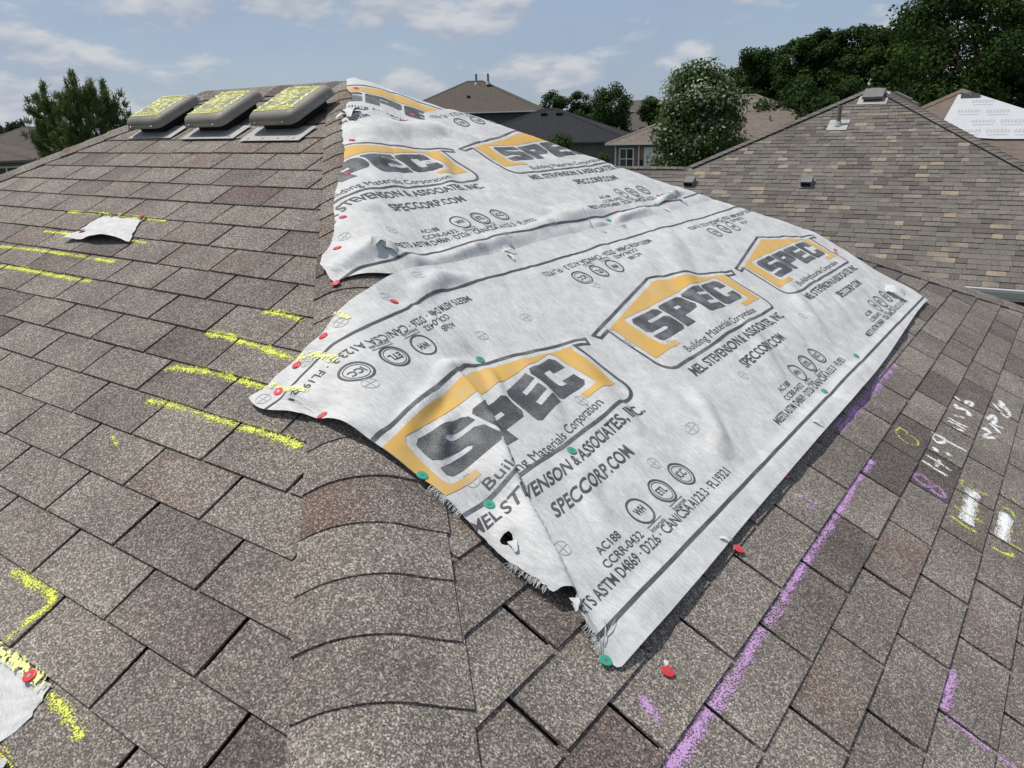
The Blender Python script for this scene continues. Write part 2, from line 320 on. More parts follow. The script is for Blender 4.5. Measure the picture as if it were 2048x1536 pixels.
def sabs(q): return np.where(np.abs(q) < RR, RR/2+q*q/(2*RR), np.abs(q))
def fold(al, q, h, dp, dm, n_p, n_m, lift, org=0.):
    """point on a bent hip: al along the hip, q across (+ side dp, - side dm)"""
    al, q, lift = [np.asarray(v, float)[..., None] for v in (al, q, lift)]
    w = sstep(-RR, RR, q); n = n_p*w+n_m*(1-w); n = n/np.linalg.norm(n, axis=-1, keepdims=True)
    return org+al*h+q*(dp-dm)/2+sabs(q)*(dp+dm)/2+n*lift
def SHEET(a, b, lift):
    """unrolled sheet coordinates (a along the hip end, b down its slope) to space, over both hips"""
    a = np.asarray(a, float); b = np.asarray(b, float)
    q = a*d2[0]+b*d2[1]; al = a*h2[0]+b*h2[1]; qf = a*df2[0]+b*df2[1]; af = a*hf2[0]+b*hf2[1]
    P1 = fold(al, q, H, dR, dL, nR, nL, lift); P2 = fold(af, qf, HF, dRf, dFf, nR, nF, lift)
    return np.where((qf < q)[..., None], P2, P1)
def px2ab(px, lift=.012):
    P = hit(px, nR, lift)
    if P[0] > -P[1]: P = P-nR*lift; return np.array([P@EY, P@eb])
    P = hit(px, nL, lift)-nL*lift; al, q = P@H, -(P@dL); return al*h2+q*d2
def saw_l(d): f = (d-D0)/EXPO; return .0004+.0052*(f-np.floor(f))
def saw_r(e): f = (e-E0)/EXPO; return .0004+.0052*(f-np.floor(f))

house = empty('house', (0, 0, GROUND), 'house under the camera with brown three-tab shingle hip roof and grey sheets', 'house')
RUN = 6.2
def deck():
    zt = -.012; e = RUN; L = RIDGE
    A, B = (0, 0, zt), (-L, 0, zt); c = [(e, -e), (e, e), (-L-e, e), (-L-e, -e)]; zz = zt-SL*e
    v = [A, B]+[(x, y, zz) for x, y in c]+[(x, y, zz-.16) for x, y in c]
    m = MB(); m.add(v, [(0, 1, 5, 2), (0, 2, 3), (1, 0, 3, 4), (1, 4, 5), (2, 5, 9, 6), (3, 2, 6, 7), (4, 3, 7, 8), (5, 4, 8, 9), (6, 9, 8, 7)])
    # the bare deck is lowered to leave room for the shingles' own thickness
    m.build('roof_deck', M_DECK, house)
    w = MB(); w.box((-L-e+.5, -e+.5, GROUND), (e-.5, e-.5, zz-.1)); w.build('wall', siding_mat('own_siding', (.33, .31, .28)), house)
deck()

def under_sheet(a, b):
    q = a*d2[0]+b*d2[1]
    if 1.56 < b < 2.62 and -1.68 < a < 1.60: return True
    if .30 < b <= 1.56 and q > .0: return True
    if b <= .30 and q > .0: return True
    return False
def clip(poly, n, c):
    out = []
    for i in range(len(poly)):
        p, r = np.asarray(poly[i], float), np.asarray(poly[(i+1) % len(poly)], float); f, g = p@n-c, r@n-c
        if f >= 0: out.append(p)
        if f*g < 0: out.append(p+(r-p)*f/(f-g))
    return out
def tint():
    r = random.random()
    return (random.gauss(.02, .24)+(.42 if r < .18 else -.28 if r > .78 else 0), (random.random()*.9 if random.random() < .30 else random.random()*.15), random.random()*2.5)
def shingles():
    """every tab as a wedge: thick at the butt, tucked in under the next course"""
    tabs = []                                            # (poly in local plane coordinates, frame, area, whole?, centre)
    def course(side, k):
        rows = []
        butt = (D0 if side == 'L' else E0)+EXPO*k
        if butt < .03 or butt > RUN/CT: return
        off = (.5 if k % 2 == 0 else 0.)+.012*math.sin(k*2.3)
        lo, hi = (-RIDGE-RUN-1, RUN+1) if side == 'L' else (-RUN-1, RUN+1)
        g0 = X0 if side == 'L' else Y0
        u0 = int(math.floor((lo-g0)/TABW)); u1 = int(math.ceil((hi-g0)/TABW))
        for u in range(u0, u1):
            xa = g0+TABW*(u+off); gap = .0042+random.random()*.0022
            rect = [np.array([xa+gap, -butt]), np.array([xa+TABW-gap, -butt]), np.array([xa+TABW-gap, -butt+EXPO+.018]), np.array([xa+gap, -butt+EXPO+.018])]
            y_of = lambda v: v*CT                        # local y (up the slope) to plan distance
            poly = rect
            # keep inside the slope: margin .04 from each hip, below the ridge
            if side == 'L':                              # plan: y = yl*CT ; x + y < -m ; x - y > -RIDGE + m
                poly = clip(poly, np.array([-1, -CT]), .05); poly = clip(poly, np.array([1, -CT]), -RIDGE+.05) if poly else poly
            else:                                        # plan: x = -yl*CT ; y > -x ; y < x
                poly = clip(poly, np.array([1, -CT]), .05); poly = clip(poly, np.array([-1, -CT]), .05) if poly else poly
            poly = clip(poly, np.array([0, -1.]), .012) if poly else poly
            if len(poly) < 3: continue
            P = np.array(poly); ar = .5*abs(np.sum(P[:, 0]*np.roll(P[:, 1], -1)-P[:, 1]*np.roll(P[:, 0], -1)))
            if ar < .0008: continue
            whole = len(poly) == 4 and ar > .98*TABW*EXPO
            rows.append((side, xa, butt, gap, poly, whole))
        tabs.extend(rows)
    for k in range(-14, 45): course('L', k)
    for k in range(-20, 40): course('R', k)
    def world_pt(side, x, yl, z):
        return (EX*x-ed*yl+nL*z) if side == 'L' else (EY*x-eb*yl+nR*z)
    def score(t):
        side, xa, butt, gap, poly, whole = t
        P = np.array([world_pt(side, x, y, 0) for x, y in poly]); xy, z = proj(P)
        if (z < .1).any(): return 0.
        c = P.mean(0); a_b = None
        if side == 'R': a_b = (c@EY, c@eb)
        else: al, q = c@H, -(c@dL); a_b = tuple(al*h2+q*d2)
        if under_sheet(*a_b): return 0.
        x, y = np.clip(xy[:, 0], 0, 2048), np.clip(xy[:, 1], 0, 1536)
        return .5*abs(np.sum(x*np.roll(y, -1)-y*np.roll(x, -1)))
    sc = [score(t) for t in tabs]; order = sorted(range(len(tabs)), key=lambda i: -sc[i])
    chosen = set(i for i in order[:296] if sc[i] > 30)
    variants = []
    def make(poly, ox, oy, bh, jit):
        n = len(poly); top = []
        for (x, y) in poly:
            f = 1-(y-oy)/EXPO
            top.append((x-ox+random.uniform(-jit, jit), y-oy+(random.uniform(-jit, jit) if f > .9 else 0), .0003+bh*f if f > 0 else -.0004+.003*f))
        bot = [(x, y, -.002 if z > 0 else z-.002) for x, y, z in top]
        return top+bot, [tuple(range(n)), tuple(range(n, 2*n))[::-1]]+[(i, n+i, n+(i+1) % n, (i+1) % n) for i in range(n)]
    for v in range(7):
        g = .0052; P = [(g, 0), (TABW-g, 0), (TABW-g, EXPO+.018), (g, EXPO+.018)]
        V, Fc = make(P, TABW/2, 0, .0052+random.uniform(-.0008, .0016), .0013)
        variants.append(mesh_np('shingle', V, Fc, M_SH))
    FL = Matrix(((1, 0, 0, 0), (0, CT, -ST, 0), (0, ST, CT, 0), (0, 0, 0, 1)))
    FR = Matrix(((0, -CT, ST, 0), (1, 0, 0, 0), (0, ST, CT, 0), (0, 0, 0, 1)))
    SV, SF, ST_ = [], [], []
    for i, t in enumerate(tabs):
        side, xa, butt, gap, poly, whole = t; Fm = FL if side == 'L' else FR; tc = tint()
        jx = random.uniform(-.0015, .0015); jr = random.gauss(0, .0022); lift = 0
        if i in chosen:
            if whole:
                o = world_pt(side, xa+TABW/2+jx, -butt, lift)
                ob = link('shingle', variants[i % 7], house, Matrix.Translation(Vector(o)) @ Fm @ Matrix.Rotation(jr, 4, 'Z'))
            else:
                V, Fc = make(poly, xa, -butt, .0052, 0)
                o = world_pt(side, xa, -butt, lift)
                ob = link('shingle', mesh_np('shingle', V, Fc, M_SH), house, Matrix.Translation(Vector(o)) @ Fm)
            ob.color = (tc[0], tc[1], tc[2], 1)
        else:
            V, Fc = make(poly, xa, -butt, .0052, .0005); n = len(SV)
            o = np.array(world_pt(side, xa, -butt, lift)); Fa = np.array(Fm)[:3, :3]
            SV += [tuple(o+Fa@np.array(v)) for v in V]; SF += [tuple(k+n for k in f) for f in Fc]; ST_ += [tc]*len(Fc)
    me = mesh_np('shingle_field', SV, SF, M_SH); at_ = me.attributes.new('tint', 'FLOAT_COLOR', 'FACE')
    at_.data.foreach_set('color', np.array([(a, b, c, 1) for a, b, c in ST_], 'f').ravel())
    o = link('shingle_field', me, house); o.color = (0, 0, 0, 1); tag(o, kind='stuff')
shingles()

def hip_caps():
    nq = 17
    def caps(h, dp, dm, n_p, n_m, org, q0, q1, start, count, name, sign=1):
        qs = np.linspace(q0, q1, nq)
        for i in range(count):
            al1 = start+EXPO*i+random.uniform(-.004, .004); al0 = al1-EXPO-.025
            if al0 < .02: al0 = .02
            bh = .0044+random.uniform(-.0006, .0012); sk = random.uniform(-.006, .006); dq = random.uniform(-.004, .004)
            V = []
            base = .0125-np.where(qs > 0, .0058, .0080)*sstep(.06, .145, np.abs(qs))
            for (al, lf) in ((al0, .0000), (al0*.5+al1*.5, bh*.5), (al1, bh)):
                P = fold(np.full(nq, al)+sk*(qs/.15)-.004*np.sin((qs-q0)/(q1-q0)*math.pi), qs+dq, h, dp, dm, n_p, n_m, base+lf, org); V += list(P)
            al, lf = al1, -.0012
            V += list(fold(np.full(nq, al)+sk*(qs/.15)-.004*np.sin((qs-q0)/(q1-q0)*math.pi), qs+dq, h, dp, dm, n_p, n_m, base+lf, org))
            V += list(fold(np.full(nq, al0), qs+dq, h, dp, dm, n_p, n_m, base-.005, org))
            Fc = []
            for r in range(4):
                for k in range(nq-1): Fc.append((r*nq+k, r*nq+k+1, (r+1)*nq+k+1, (r+1)*nq+k))
            for k in (0, nq-1): Fc.append((k, nq+k, 2*nq+k, 3*nq+k, 4*nq+k))
            me = mesh_np(name, V, Fc, M_SH)
            bm = bmesh.new(); bm.from_mesh(me); bmesh.ops.recalc_face_normals(bm, faces=bm.faces)
            for f in bm.faces: f.smooth = True
            for e in bm.edges:
                if len(e.link_faces) == 2 and e.calc_face_angle(0) > .6: e.smooth = False
            bm.to_mesh(me); bm.free()
            o = link(name, me, house); t = tint(); o.color = (t[0], min(1, t[1]*1.2), t[2], 1)
    caps(H, dR, dL, nR, nL, 0., -.122, .182, 2.759-EXPO*20, 34, 'hip_cap')
    caps(HF, dRf, dFf, nR, nF, 0., -.15, .15, .16, 40, 'hip_cap')
    caps(HG, dLg, dGg, nL, nG, G0, -.15, .15, .12, 24, 'hip_cap')
    # ridge, laid from the left hip towards the apex
    nB = nF
    caps(np.array([-1., 0, 0]), ed, np.array([0, CT, -ST]), nL, nB, np.array([0, 0, .0]), -.15, .15, .12, 9, 'ridge_cap')
hip_caps()

# ------------------------------------------------------------------ underlayment sheets
CELL = .0085
def seg_dist(a, b, P, Q):
    """distance to segment, signed side and parameter"""
    ux, uy = Q[0]-P[0], Q[1]-P[1]; l2 = ux*ux+uy*uy+1e-12
    t = np.clip(((a-P[0])*ux+(b-P[1])*uy)/l2, 0, 1)
    ex, ey = a-(P[0]+t*ux), b-(P[1]+t*uy)
    return np.hypot(ex, ey), np.sign(ux*ey-uy*ex), t
def ridge(a, b, pts, hgt, wl, wr, taper=True):
    """fold along a polyline: height hgt, soft width wl on one side and wr on the other"""
    best = np.full(np.shape(a), 9.); side = np.zeros(np.shape(a)); tt = np.zeros(np.shape(a)); n = len(pts)-1
    for i in range(n):
        d, s, t = seg_dist(a, b, pts[i], pts[i+1]); m = d < best
        best = np.where(m, d, best); side = np.where(m, s, side); tt = np.where(m, (i+t)/n, tt)
    w = np.where(side > 0, wl, wr); k = np.sin(np.clip(tt, .02, .98)*math.pi)**.5 if taper else 1.
    x = best/w
    return hgt*k*np.where(x < 1, (1-x*x)**2 if wl == wr else (1-np.clip(x, 0, 1))**1.5*(1+.5*np.clip(x, 0, 1)), 0)
def A(*pxs): return [px2ab(p) for p in pxs]
PINS_LOW = A((788, 604), (647, 673), (594, 731), (558, 784), (645, 832), (844, 952), (978, 1010), (1143, 902), (960, 720), (1210, 1326), (1648, 783), (1712, 712))
PINS_UP = A((825, 230), (797, 238), (708, 275), (691, 345), (684, 433), (674, 496), (671, 566), (960, 538), (1217, 441), (1191, 462), (1312, 410))
F_LOW = [(A((905, 745), (955, 815), (985, 880), (1010, 950), (1062, 1060), (1125, 1175), (1192, 1295)), .046, .105, .020),
         (A((560, 770), (600, 800), (640, 830)), .016, .03, .03), (A((645, 832), (690, 862), (760, 880)), .014, .035, .035),
         (A((790, 606), (850, 640), (905, 682), (958, 722)), .018, .03, .04), (A((830, 600), (880, 560), (940, 560)), .019, .05, .05),
         (A((960, 722), (985, 765), (1010, 810)), .012, .03, .03), (A((958, 722), (905, 735), (870, 760)), .010, .03, .03),
         (A((800, 900), (815, 850), (860, 800), (890, 745)), .015, .04, .04), (A((870, 960), (880, 880), (905, 820)), .014, .03, .03),
         (A((1320, 465), (1345, 540), (1378, 600), (1420, 660), (1440, 700)), .017, .12, .12), (A((1268, 500), (1300, 560), (1330, 600)), .009, .08, .08),
         (A((1360, 560), (1380, 610), (1405, 655)), .005, .05, .05),
         (A((1150, 700), (1200, 790), (1260, 850), (1310, 900)), .015, .07, .07), (A((1290, 760), (1360, 830), (1420, 880), (1450, 930)), .020, .08, .08),
         (A((1380, 780), (1420, 850), (1440, 920)), .014, .05, .05), (A((1040, 720), (1090, 790), (1120, 850)), .012, .05, .05),
         (A((1140, 905), (1180, 990), (1210, 1060)), .010, .05, .05), (A((980, 1012), (1005, 1070), (1010, 1085)), .012, .03, .03),
         (A((1560, 560), (1600, 620), (1650, 680)), .012, .06, .06), (A((1480, 640), (1520, 720), (1560, 780)), .012, .06, .06)]
F_UP = [(A((668, 562), (700, 535), (745, 500), (768, 498)), .024, .05, .06), (A((745, 502), (800, 520), (870, 545)), .020, .05, .06),
        (A((850, 535), (940, 505), (1040, 470)), .016, .05, .07), (A((1040, 470), (1130, 440), (1210, 420)), .013, .05, .05),
        (A((960, 538), (1000, 515), (1010, 505)), .014, .03, .03), (A((1180, 455), (1220, 448), (1290, 420)), .014, .03, .03),
        (A((1312, 410), (1335, 395), (1360, 388)), .022, .03, .03), (A((690, 345), (740, 330), (800, 335)), .012, .05, .05),
        (A((684, 433), (720, 420), (760, 425)), .010, .05, .05), (A((880, 300), (890, 350), (920, 400)), .012, .06, .06),
        (A((708, 275), (790, 262), (880, 262), (960, 290)), .02, .10, .10), (A((1000, 400), (1100, 430), (1180, 420)), .010, .06, .06)]
def wob(x, amp, f, s): return amp*(noise2(x*f, np.zeros(np.shape(x))+s, s)-.5)*2
def hipbase(a, b):
    q = a*d2[0]+b*d2[1]; qf = a*df2[0]+b*df2[1]
    return .0085+.0135*np.exp(-((q-.03)/.17)**4)+.0115*np.exp(-(qf/.17)**4)
def pins(a, b, P, r=.055):
    k = np.ones(np.shape(a))
    for p in P: k = k*(1-.93*np.exp(-((a-p[0])**2+(b-p[1])**2)/(r*r)))
    return k
def crinkle(a, b, s):
    w = noise2(a*13+3*noise2(a*3, b*3, s+4), b*5+2*noise2(a*4, b*4, s+5), s)*.0062+noise2(a*34+4*noise2(a*5, b*5, s+7), b*15, s+1)*.0017
    return w+np.abs(noise2(a*7+b*5, b*4-a*2, s+2)-.5)*.012
def W_low(a, b):
    w = crinkle(a, b, 3)+.010*noise2(a*2.3, b*2.3, 21)
    w = w+.016*sstep(-.9, -.1, a)*(1-sstep(1.2, 1.7, a))*sstep(1.5, 1.75, b)*(1-sstep(2.35, 2.55, b))
    for pts, hh, wl, wr in F_LOW: w = w+ridge(a, b, pts, hh, wl, wr)
    # the lower edge is rolled up and stands off the shingles
    e = np.clip((b-2.595)/.075, 0, 1); up = (.006+.010*sstep(-1.0, -.45, a)*(1-sstep(.2, .9, a)))*np.sin(e*math.pi*.62)*(.65+.5*noise2(a*2.1+1, b*0, 31))
    w = w+up*(1-sstep(1.45, 1.72, a))
    w = w*pins(a, b, PINS_LOW)
    return hipbase(a, b)+w
def W_up(a, b):
    w = crinkle(a, b, 9)+.013*noise2(a*2.3, b*2.3, 41)
    for pts, hh, wl, wr in F_UP: w = w+ridge(a, b, pts, hh, wl, wr)
    return hipbase(a, b)+w*pins(a, b, PINS_UP)*(1-.75*sstep(1.44, 1.50, b))*(1-.55*sstep(1.36, 1.43, b)*sstep(-1.0, -1.15, a))
def W_top(a, b):
    w = crinkle(a, b, 15)+.006*noise2(a*3, b*3, 51)
    return hipbase(a, b)*.55+.006+w*.7
# outlines: positive inside
def rag(x, s, amp=.0022): return wob(x, amp*1.3, 23, s)+wob(x, amp, 110, s+1)
def g_low(a, b):
    aL = -1.752+.030*np.cos((b-1.5)*4.2)*0+wob(b, .016, 5, 61)+rag(b, 62)*sstep(2.1, 2.2, b)-.038*np.exp(-((b-1.635)/.10)**2)-.02*sstep(2.55, 2.70, b)
    aR = 1.712+wob(b, .015, 6, 63)
    bT = 1.486+wob(a, .010, 3, 64)+.082*sstep(-1.12, -1.55, a)+.012*np.exp(-((a+1.74)/.03)**2); bB = 2.690+wob(a, .008, 2, 65)-.035*sstep(.2, 1.6, a)
    g = np.minimum(np.minimum(a-aL, aR-a), np.minimum(b-bT, bB-b))
    for c, ra, rb in HOLES: g = np.minimum(g, (np.sqrt(((a-c[0])/ra)**2+((b-c[1])/rb)**2)-1+.35*(noise2(a*90, b*90, 3)-.5))*min(ra, rb))
    return g
HOLES = [(px2ab((1008, 1090)), .016, .012), (px2ab((1122, 1207)), .026, .018)]
def g_up(a, b):
    q = a*d2[0]+b*d2[1]; al = a*h2[0]+b*h2[1]; qf = a*df2[0]+b*df2[1]
    qL = -.050-.022*sstep(.9, 1.6, al)+.03*sstep(.75, .25, al)+wob(al, .022, 5, 71)+rag(al, 72, .002)
    return np.minimum(np.minimum(q-qL, qf+.16), np.minimum(b-.405-wob(a, .012, 6, 73)-.05*sstep(-.1, .6, -a)*0, 1.525-.052*sstep(-1.0, -1.17, a)-.068*sstep(-1.17, -1.37, a)-b))
def g_top(a, b):
    q = a*d2[0]+b*d2[1]; al = a*h2[0]+b*h2[1]; qf = a*df2[0]+b*df2[1]
    return np.minimum(np.minimum(q+.015-wob(al, .018, 7, 81), qf+.14), np.minimum(b-.012, .47-b))
def marching(poly, g):
    """clip polygon (n,2) by g>=0 given at its corners"""
    out = []; n = len(poly)
    for i in range(n):
        p, r, f, h_ = poly[i], poly[(i+1) % n], g[i], g[(i+1) % n]
        if f >= 0: out.append(p)
        if (f >= 0) != (h_ >= 0): t = f/(f-h_); out.append((p[0]+(r[0]-p[0])*t, p[1]+(r[1]-p[1])*t))
    return out
def sheet_mesh(name, gfun, wfun, box, parent=None):
    a0, a1, b0, b1 = box; i0, i1, j0, j1 = [int(math.floor(v/CELL)) for v in (a0, a1, b0, b1)]
    ai = np.arange(i0, i1+2)*CELL; bj = np.arange(j0, j1+2)*CELL
    Aa, Bb = np.meshgrid(ai, bj, indexing='ij'); G = gfun(Aa, Bb); ins = G >= 0
    key = {}; V2 = []; Fc = []
    def vid(p):
        k = (round(p[0], 6), round(p[1], 6))
        if k not in key: key[k] = len(V2); V2.append(p)
        return key[k]
    cnt = ins[:-1, :-1].astype(int)+ins[1:, :-1]+ins[1:, 1:]+ins[:-1, 1:]
    for i, j in zip(*np.nonzero(cnt)):
        c = [(ai[i], bj[j]), (ai[i+1], bj[j]), (ai[i+1], bj[j+1]), (ai[i], bj[j+1])]
        if cnt[i, j] < 4: c = marching(c, [G[i, j], G[i+1, j], G[i+1, j+1], G[i, j+1]])
        if len(c) >= 3:
            f = [vid(p) for p in c]
            if len(set(f)) == len(f): Fc.append(tuple(f[::-1]) if False else tuple(f))
    V2 = np.array(V2); P = SHEET(V2[:, 0], V2[:, 1], wfun(V2[:, 0], V2[:, 1]))
    me = mesh_np(name, P, Fc, M_FAB, True)
    uv = me.uv_layers.new(name='UVMap'); li = np.zeros(len(me.loops), np.int32); me.loops.foreach_get('vertex_index', li)
    uv.data.foreach_set('uv', V2[li].astype('f').ravel())
    return link(name, me, parent)

# print elements in sheet coordinates: x along, w across from the top edge
TXT = {}
def text_polys(body, bold=0.):
    if (body, bold) in TXT: return TXT[(body, bold)]
    cu = bpy.data.curves.new('t', 'FONT'); cu.body = body; cu.resolution_u = 3; cu.offset = bold; cu.size = 1
    ob = bpy.data.objects.new('t', cu); COL.objects.link(ob)
    dg = bpy.context.evaluated_depsgraph_get(); me = ob.evaluated_get(dg).to_mesh()
    V = np.array([v.co[:2] for v in me.vertices]); Fs = [tuple(p.vertices) for p in me.polygons]
    ob.evaluated_get(dg).to_mesh_clear(); bpy.data.objects.remove(ob); bpy.data.curves.remove(cu)
    TXT[(body, bold)] = (V, Fs); return V, Fs
def text(body, x0, x1, base, cap, bold=0.):
    """polygons of a line of text from x0 to x1 on a baseline; w grows downwards"""
    V, Fs = text_polys(body, bold); lo, hi = V[:, 0].min(), V[:, 0].max(); capu = .70
    X = x0+(V[:, 0]-lo)/(hi-lo)*(x1-x0); Y = base-V[:, 1]/capu*cap
    return [[(X[i], Y[i]) for i in f] for f in Fs]
def tess(poly):
    return [[poly[i] for i in t] for t in tessellate_polygon([[Vector((p[0], p[1], 0)) for p in poly]])]
def stroke(pts, w, closed=False):
    pts = [np.array(p, float) for p in pts]; n = len(pts); L_, R_ = [], []
    for i in range(n):
        p0 = pts[i-1] if (i or closed) else pts[i]; p1 = pts[(i+1) % n] if (i < n-1 or closed) else pts[i]
        d0 = pts[i]-p0; d1 = p1-pts[i]
        d0 = d0/(np.linalg.norm(d0)+1e-9); d1 = d1/(np.linalg.norm(d1)+1e-9); t = d0+d1; t = t/(np.linalg.norm(t)+1e-9)
        nn = np.array([-t[1], t[0]]); c = max(.5, abs(nn@np.array([-d1[1], d1[0]])) if np.linalg.norm(d1) > .5 else 1.)
        L_.append(pts[i]+nn*w/2/c); R_.append(pts[i]-nn*w/2/c)
    return [[tuple(L_[i]), tuple(L_[(i+1) % n]), tuple(R_[(i+1) % n]), tuple(R_[i])] for i in range(n if closed else n-1)]
def ring(cx, cw, r, w, n=28): return stroke([(cx+r*math.cos(2*math.pi*i/n), cw+r*math.sin(2*math.pi*i/n)) for i in range(n)], w, True)
LET = {'S': [[(.1, 1), (.92, 1), (1, .92), (1, .76), (.42, .76), (.36, .70), (.42, .64), (.9, .64), (1, .54), (1, .1), (.9, 0), (.06, 0), (0, .08), (0, .26), (.58, .26), (.64, .32), (.58, .38), (.1, .38), (0, .48), (0, .9)]],
       'P': [[(0, 0), (.38, 0), (.38, 1), (.08, 1), (0, .92)], [(.38, .74), (.63, .74), (.63, 1), (.38, 1)], [(.63, .34), (.9, .34), (1, .46), (1, .9), (.9, 1), (.63, 1)], [(.38, .34), (.63, .34), (.63, .62), (.38, .62)]],
       'E': [[(.08, 1), (1, 1), (1, .76), (.42, .76), (.42, .63), (.94, .63), (.94, .39), (.42, .39), (.42, .24), (1, .24), (1, 0), (.08, 0), (0, .08), (0, .92)]],
       'C': [[(.1, 1), (.9, 1), (1, .9), (1, .63), (.64, .63), (.64, .75), (.44, .75), (.38, .7), (.38, .3), (.44, .25), (.64, .25), (.64, .38), (1, .38), (1, .1), (.9, 0), (.1, 0), (0, .1), (0, .9)]]}
def arc(cx, cw, r, a0, a1, n=6): return [(cx+r*math.cos(math.radians(a0+(a1-a0)*i/n)), cw+r*math.sin(math.radians(a0+(a1-a0)*i/n))) for i in range(n+1)]
def logo():
    ink, gold = [], []
    x = -.365
    for ch, wd in (('S', .185), ('P', .172), ('E', .172), ('C', .178)):
        for poly in LET[ch]: ink += tess([(x+p[0]*wd, .632-p[1]*.134) for p in poly])
        x += wd+.012
    g = [(0, .386), (.495, .493), (.478, .505), (.478, .672), (.305, .672), (.305, .650), (.385, .650), (.400, .636), (.400, .498), (.386, .482), (-.374, .482), (-.388, .498), (-.388, .636), (-.374, .650), (-.300, .650), (-.300, .672), (-.478, .672), (-.478, .505), (-.495, .493)]
    gold += tess(g)
    out = [(-.585, .487), (0, .362), (.585, .487), (.572, .510), (.506, .496)]+arc(.446, .68, .06, 0, 90)+arc(-.446, .68, .06, 90, 180)+[(-.506, .496), (-.572, .510)]
    ink += stroke(out, .0115, True)
    lines = [text('Building Materials Corporation', -.315, .325, .718, .031), text('MEL STEVENSON & ASSOCIATES, INC.', -.425, .445, .802, .038, .020), text('SPECCORP.COM', -.168, .232, .882, .040, .020)]
    return ink, gold, lines
def cert():
    t = [text('MEETS ASTM D4869 · D226 · CAN/CSA A123.3 · FL19321', -.375, .435, 1.090, .027, .008), text('AC188', -.165, -.07, 1.020, .021, .006), text('CCRR-0432', -.185, -.01, 1.054, .021, .006)]
    for k, (cx, s) in enumerate(((.055, 'WH'), (.172, 'ETL'), (.292, 'ICC'))):
        u = ring(cx, 1.003, .038, .006)
        if k: u += ring(cx, 1.003, .030 if k == 1 else .029, .002)
        u += text(s, cx-.020, cx+.020, 1.012, .022, .02)
        if k < 2: u += text('Intertek', cx-.034, cx+.034, 1.063, .013)+stroke([(cx-.036, 1.046), (cx+.036, 1.046)], .0018)
        t.append(u)
    return t
LOGO, CERT = logo(), cert()
def ink_mesh(name, polys, gfun, wfun, mat, parent, mapf, off=.0011):
    """print cut along the sheet's own cells so that it lies on every wrinkle"""
    out = []
    for poly in polys:
        P = [mapf(p) for p in poly]
        xs = [p[0] for p in P]; ys = [p[1] for p in P]
        cx, cy = sum(xs)/len(xs), sum(ys)/len(ys)
        todo = [P]
        for ax in (0, 1):
            nxt = []
            for Q in todo:
                lo = min(q[ax] for q in Q); hi = max(q[ax] for q in Q); k0 = math.floor(lo/CELL)+1
                cur = Q
                while k0*CELL < hi-1e-7 and len(cur) >= 3:
                    c = k0*CELL
                    a_ = [q[ax]-c for q in cur]
                    nxt.append(marching(cur, [-v for v in a_])); cur = marching(cur, a_); k0 += 1
                nxt.append(cur)
            todo = [q for q in nxt if len(q) >= 3]
        out += todo
    if not out: return None
    flat = np.array([p for q in out for p in q]); G = gfun(flat[:, 0], flat[:, 1])
    V2, Fc, i = [], [], 0
    for q in out:
        g = G[i:i+len(q)]; i += len(q)
        if (g < .0005).all(): continue
        if (g < .0005).any(): q = marching(q, list(g-.0005))
        if len(q) < 3: continue
        Fc.append(tuple(range(len(V2), len(V2)+len(q)))); V2 += list(q)
    if not Fc: return None
    V2 = np.array(V2); P = SHEET(V2[:, 0], V2[:, 1], wfun(V2[:, 0], V2[:, 1])+off)
    bm = bmesh.new(); me = mesh_np(name, P, Fc, mat); bm.from_mesh(me); bmesh.ops.remove_doubles(bm, verts=bm.verts, dist=2e-5)
    for f in bm.faces: f.smooth = True
    bm.to_mesh(me); bm.free()
    o = link(name, me, parent); return o
def longline(w, x0, x1, wd): return stroke([(x, w) for x in np.arange(x0, x1, .05)], wd)
def bunch(a, b): return (a+.078*float(sstep(-1.02, -1.46, a)*(1-sstep(2.22, 2.40, b))), b+.062*float(sstep(-1.05, -1.55, a)*(1-sstep(1.9, 2.6, b))))
def print_all(o, gfun, wfun, centres, b0, mapbase=None):
    mb = mapbase or (lambda c: (lambda p: bunch(c+p[0], b0+p[1]) if b0 > 1 else (c+p[0], b0+p[1])))
    for c in centres:
        ink_mesh('gold_house_print', LOGO[1], gfun, wfun, M_GOLD, o, mb(c))
        ink_mesh('logo_print', LOGO[0], gfun, wfun, M_INK, o, mb(c))
        for ln in LOGO[2]: ink_mesh('lettering', ln, gfun, wfun, M_INKL, o, mb(c))
        inv = (lambda m: (lambda p: m((-p[0], 1.245-p[1]))))(mb(c))
        for k, ln in enumerate(CERT):
            nm = 'lettering' if k < 3 else 'seal_print'
            ink_mesh(nm, ln, gfun, wfun, M_INKL, o, mb(c)); ink_mesh(nm, ln, gfun, wfun, M_INKL, o, inv)
MARKS = A((940, 965), (1123, 1100), (740, 780), (684, 655), (618, 728), (528, 800), (770, 603), (832, 563), (1160, 805), (1337, 697), (1305, 930), (1378, 865), (1050, 638), (962, 675), (1186, 578), (1480, 760), (1600, 640), (1256, 690))
def marks(pts):
    r = []
    for (a, b) in pts: r += ring(a, b, .019, .0022, 18)+stroke([(a-.019, b+.002), (a+.019, b-.002)], .002)+stroke([(a, b-.019), (a, b+.019)], .002)
    return r
ident = lambda p: p
lower = sheet_mesh('underlayment_sheet', g_low, W_low, (-1.84, 1.78, 1.44, 2.74))
tag(lower, 'wide printed grey sheet whose lower edge is rolled up, with three gold house logos', 'roof sheet', 'printed underlayment sheets over the hip')
print_all(lower, g_low, W_low, (-1.395, -.175, 1.045), 1.490)
ink_mesh('border_line', longline(1.600, -1.9, 1.8, .010)+longline(2.626, -1.9, 1.8, .010), g_low, W_low, M_INKL, lower, lambda p: bunch(*p))
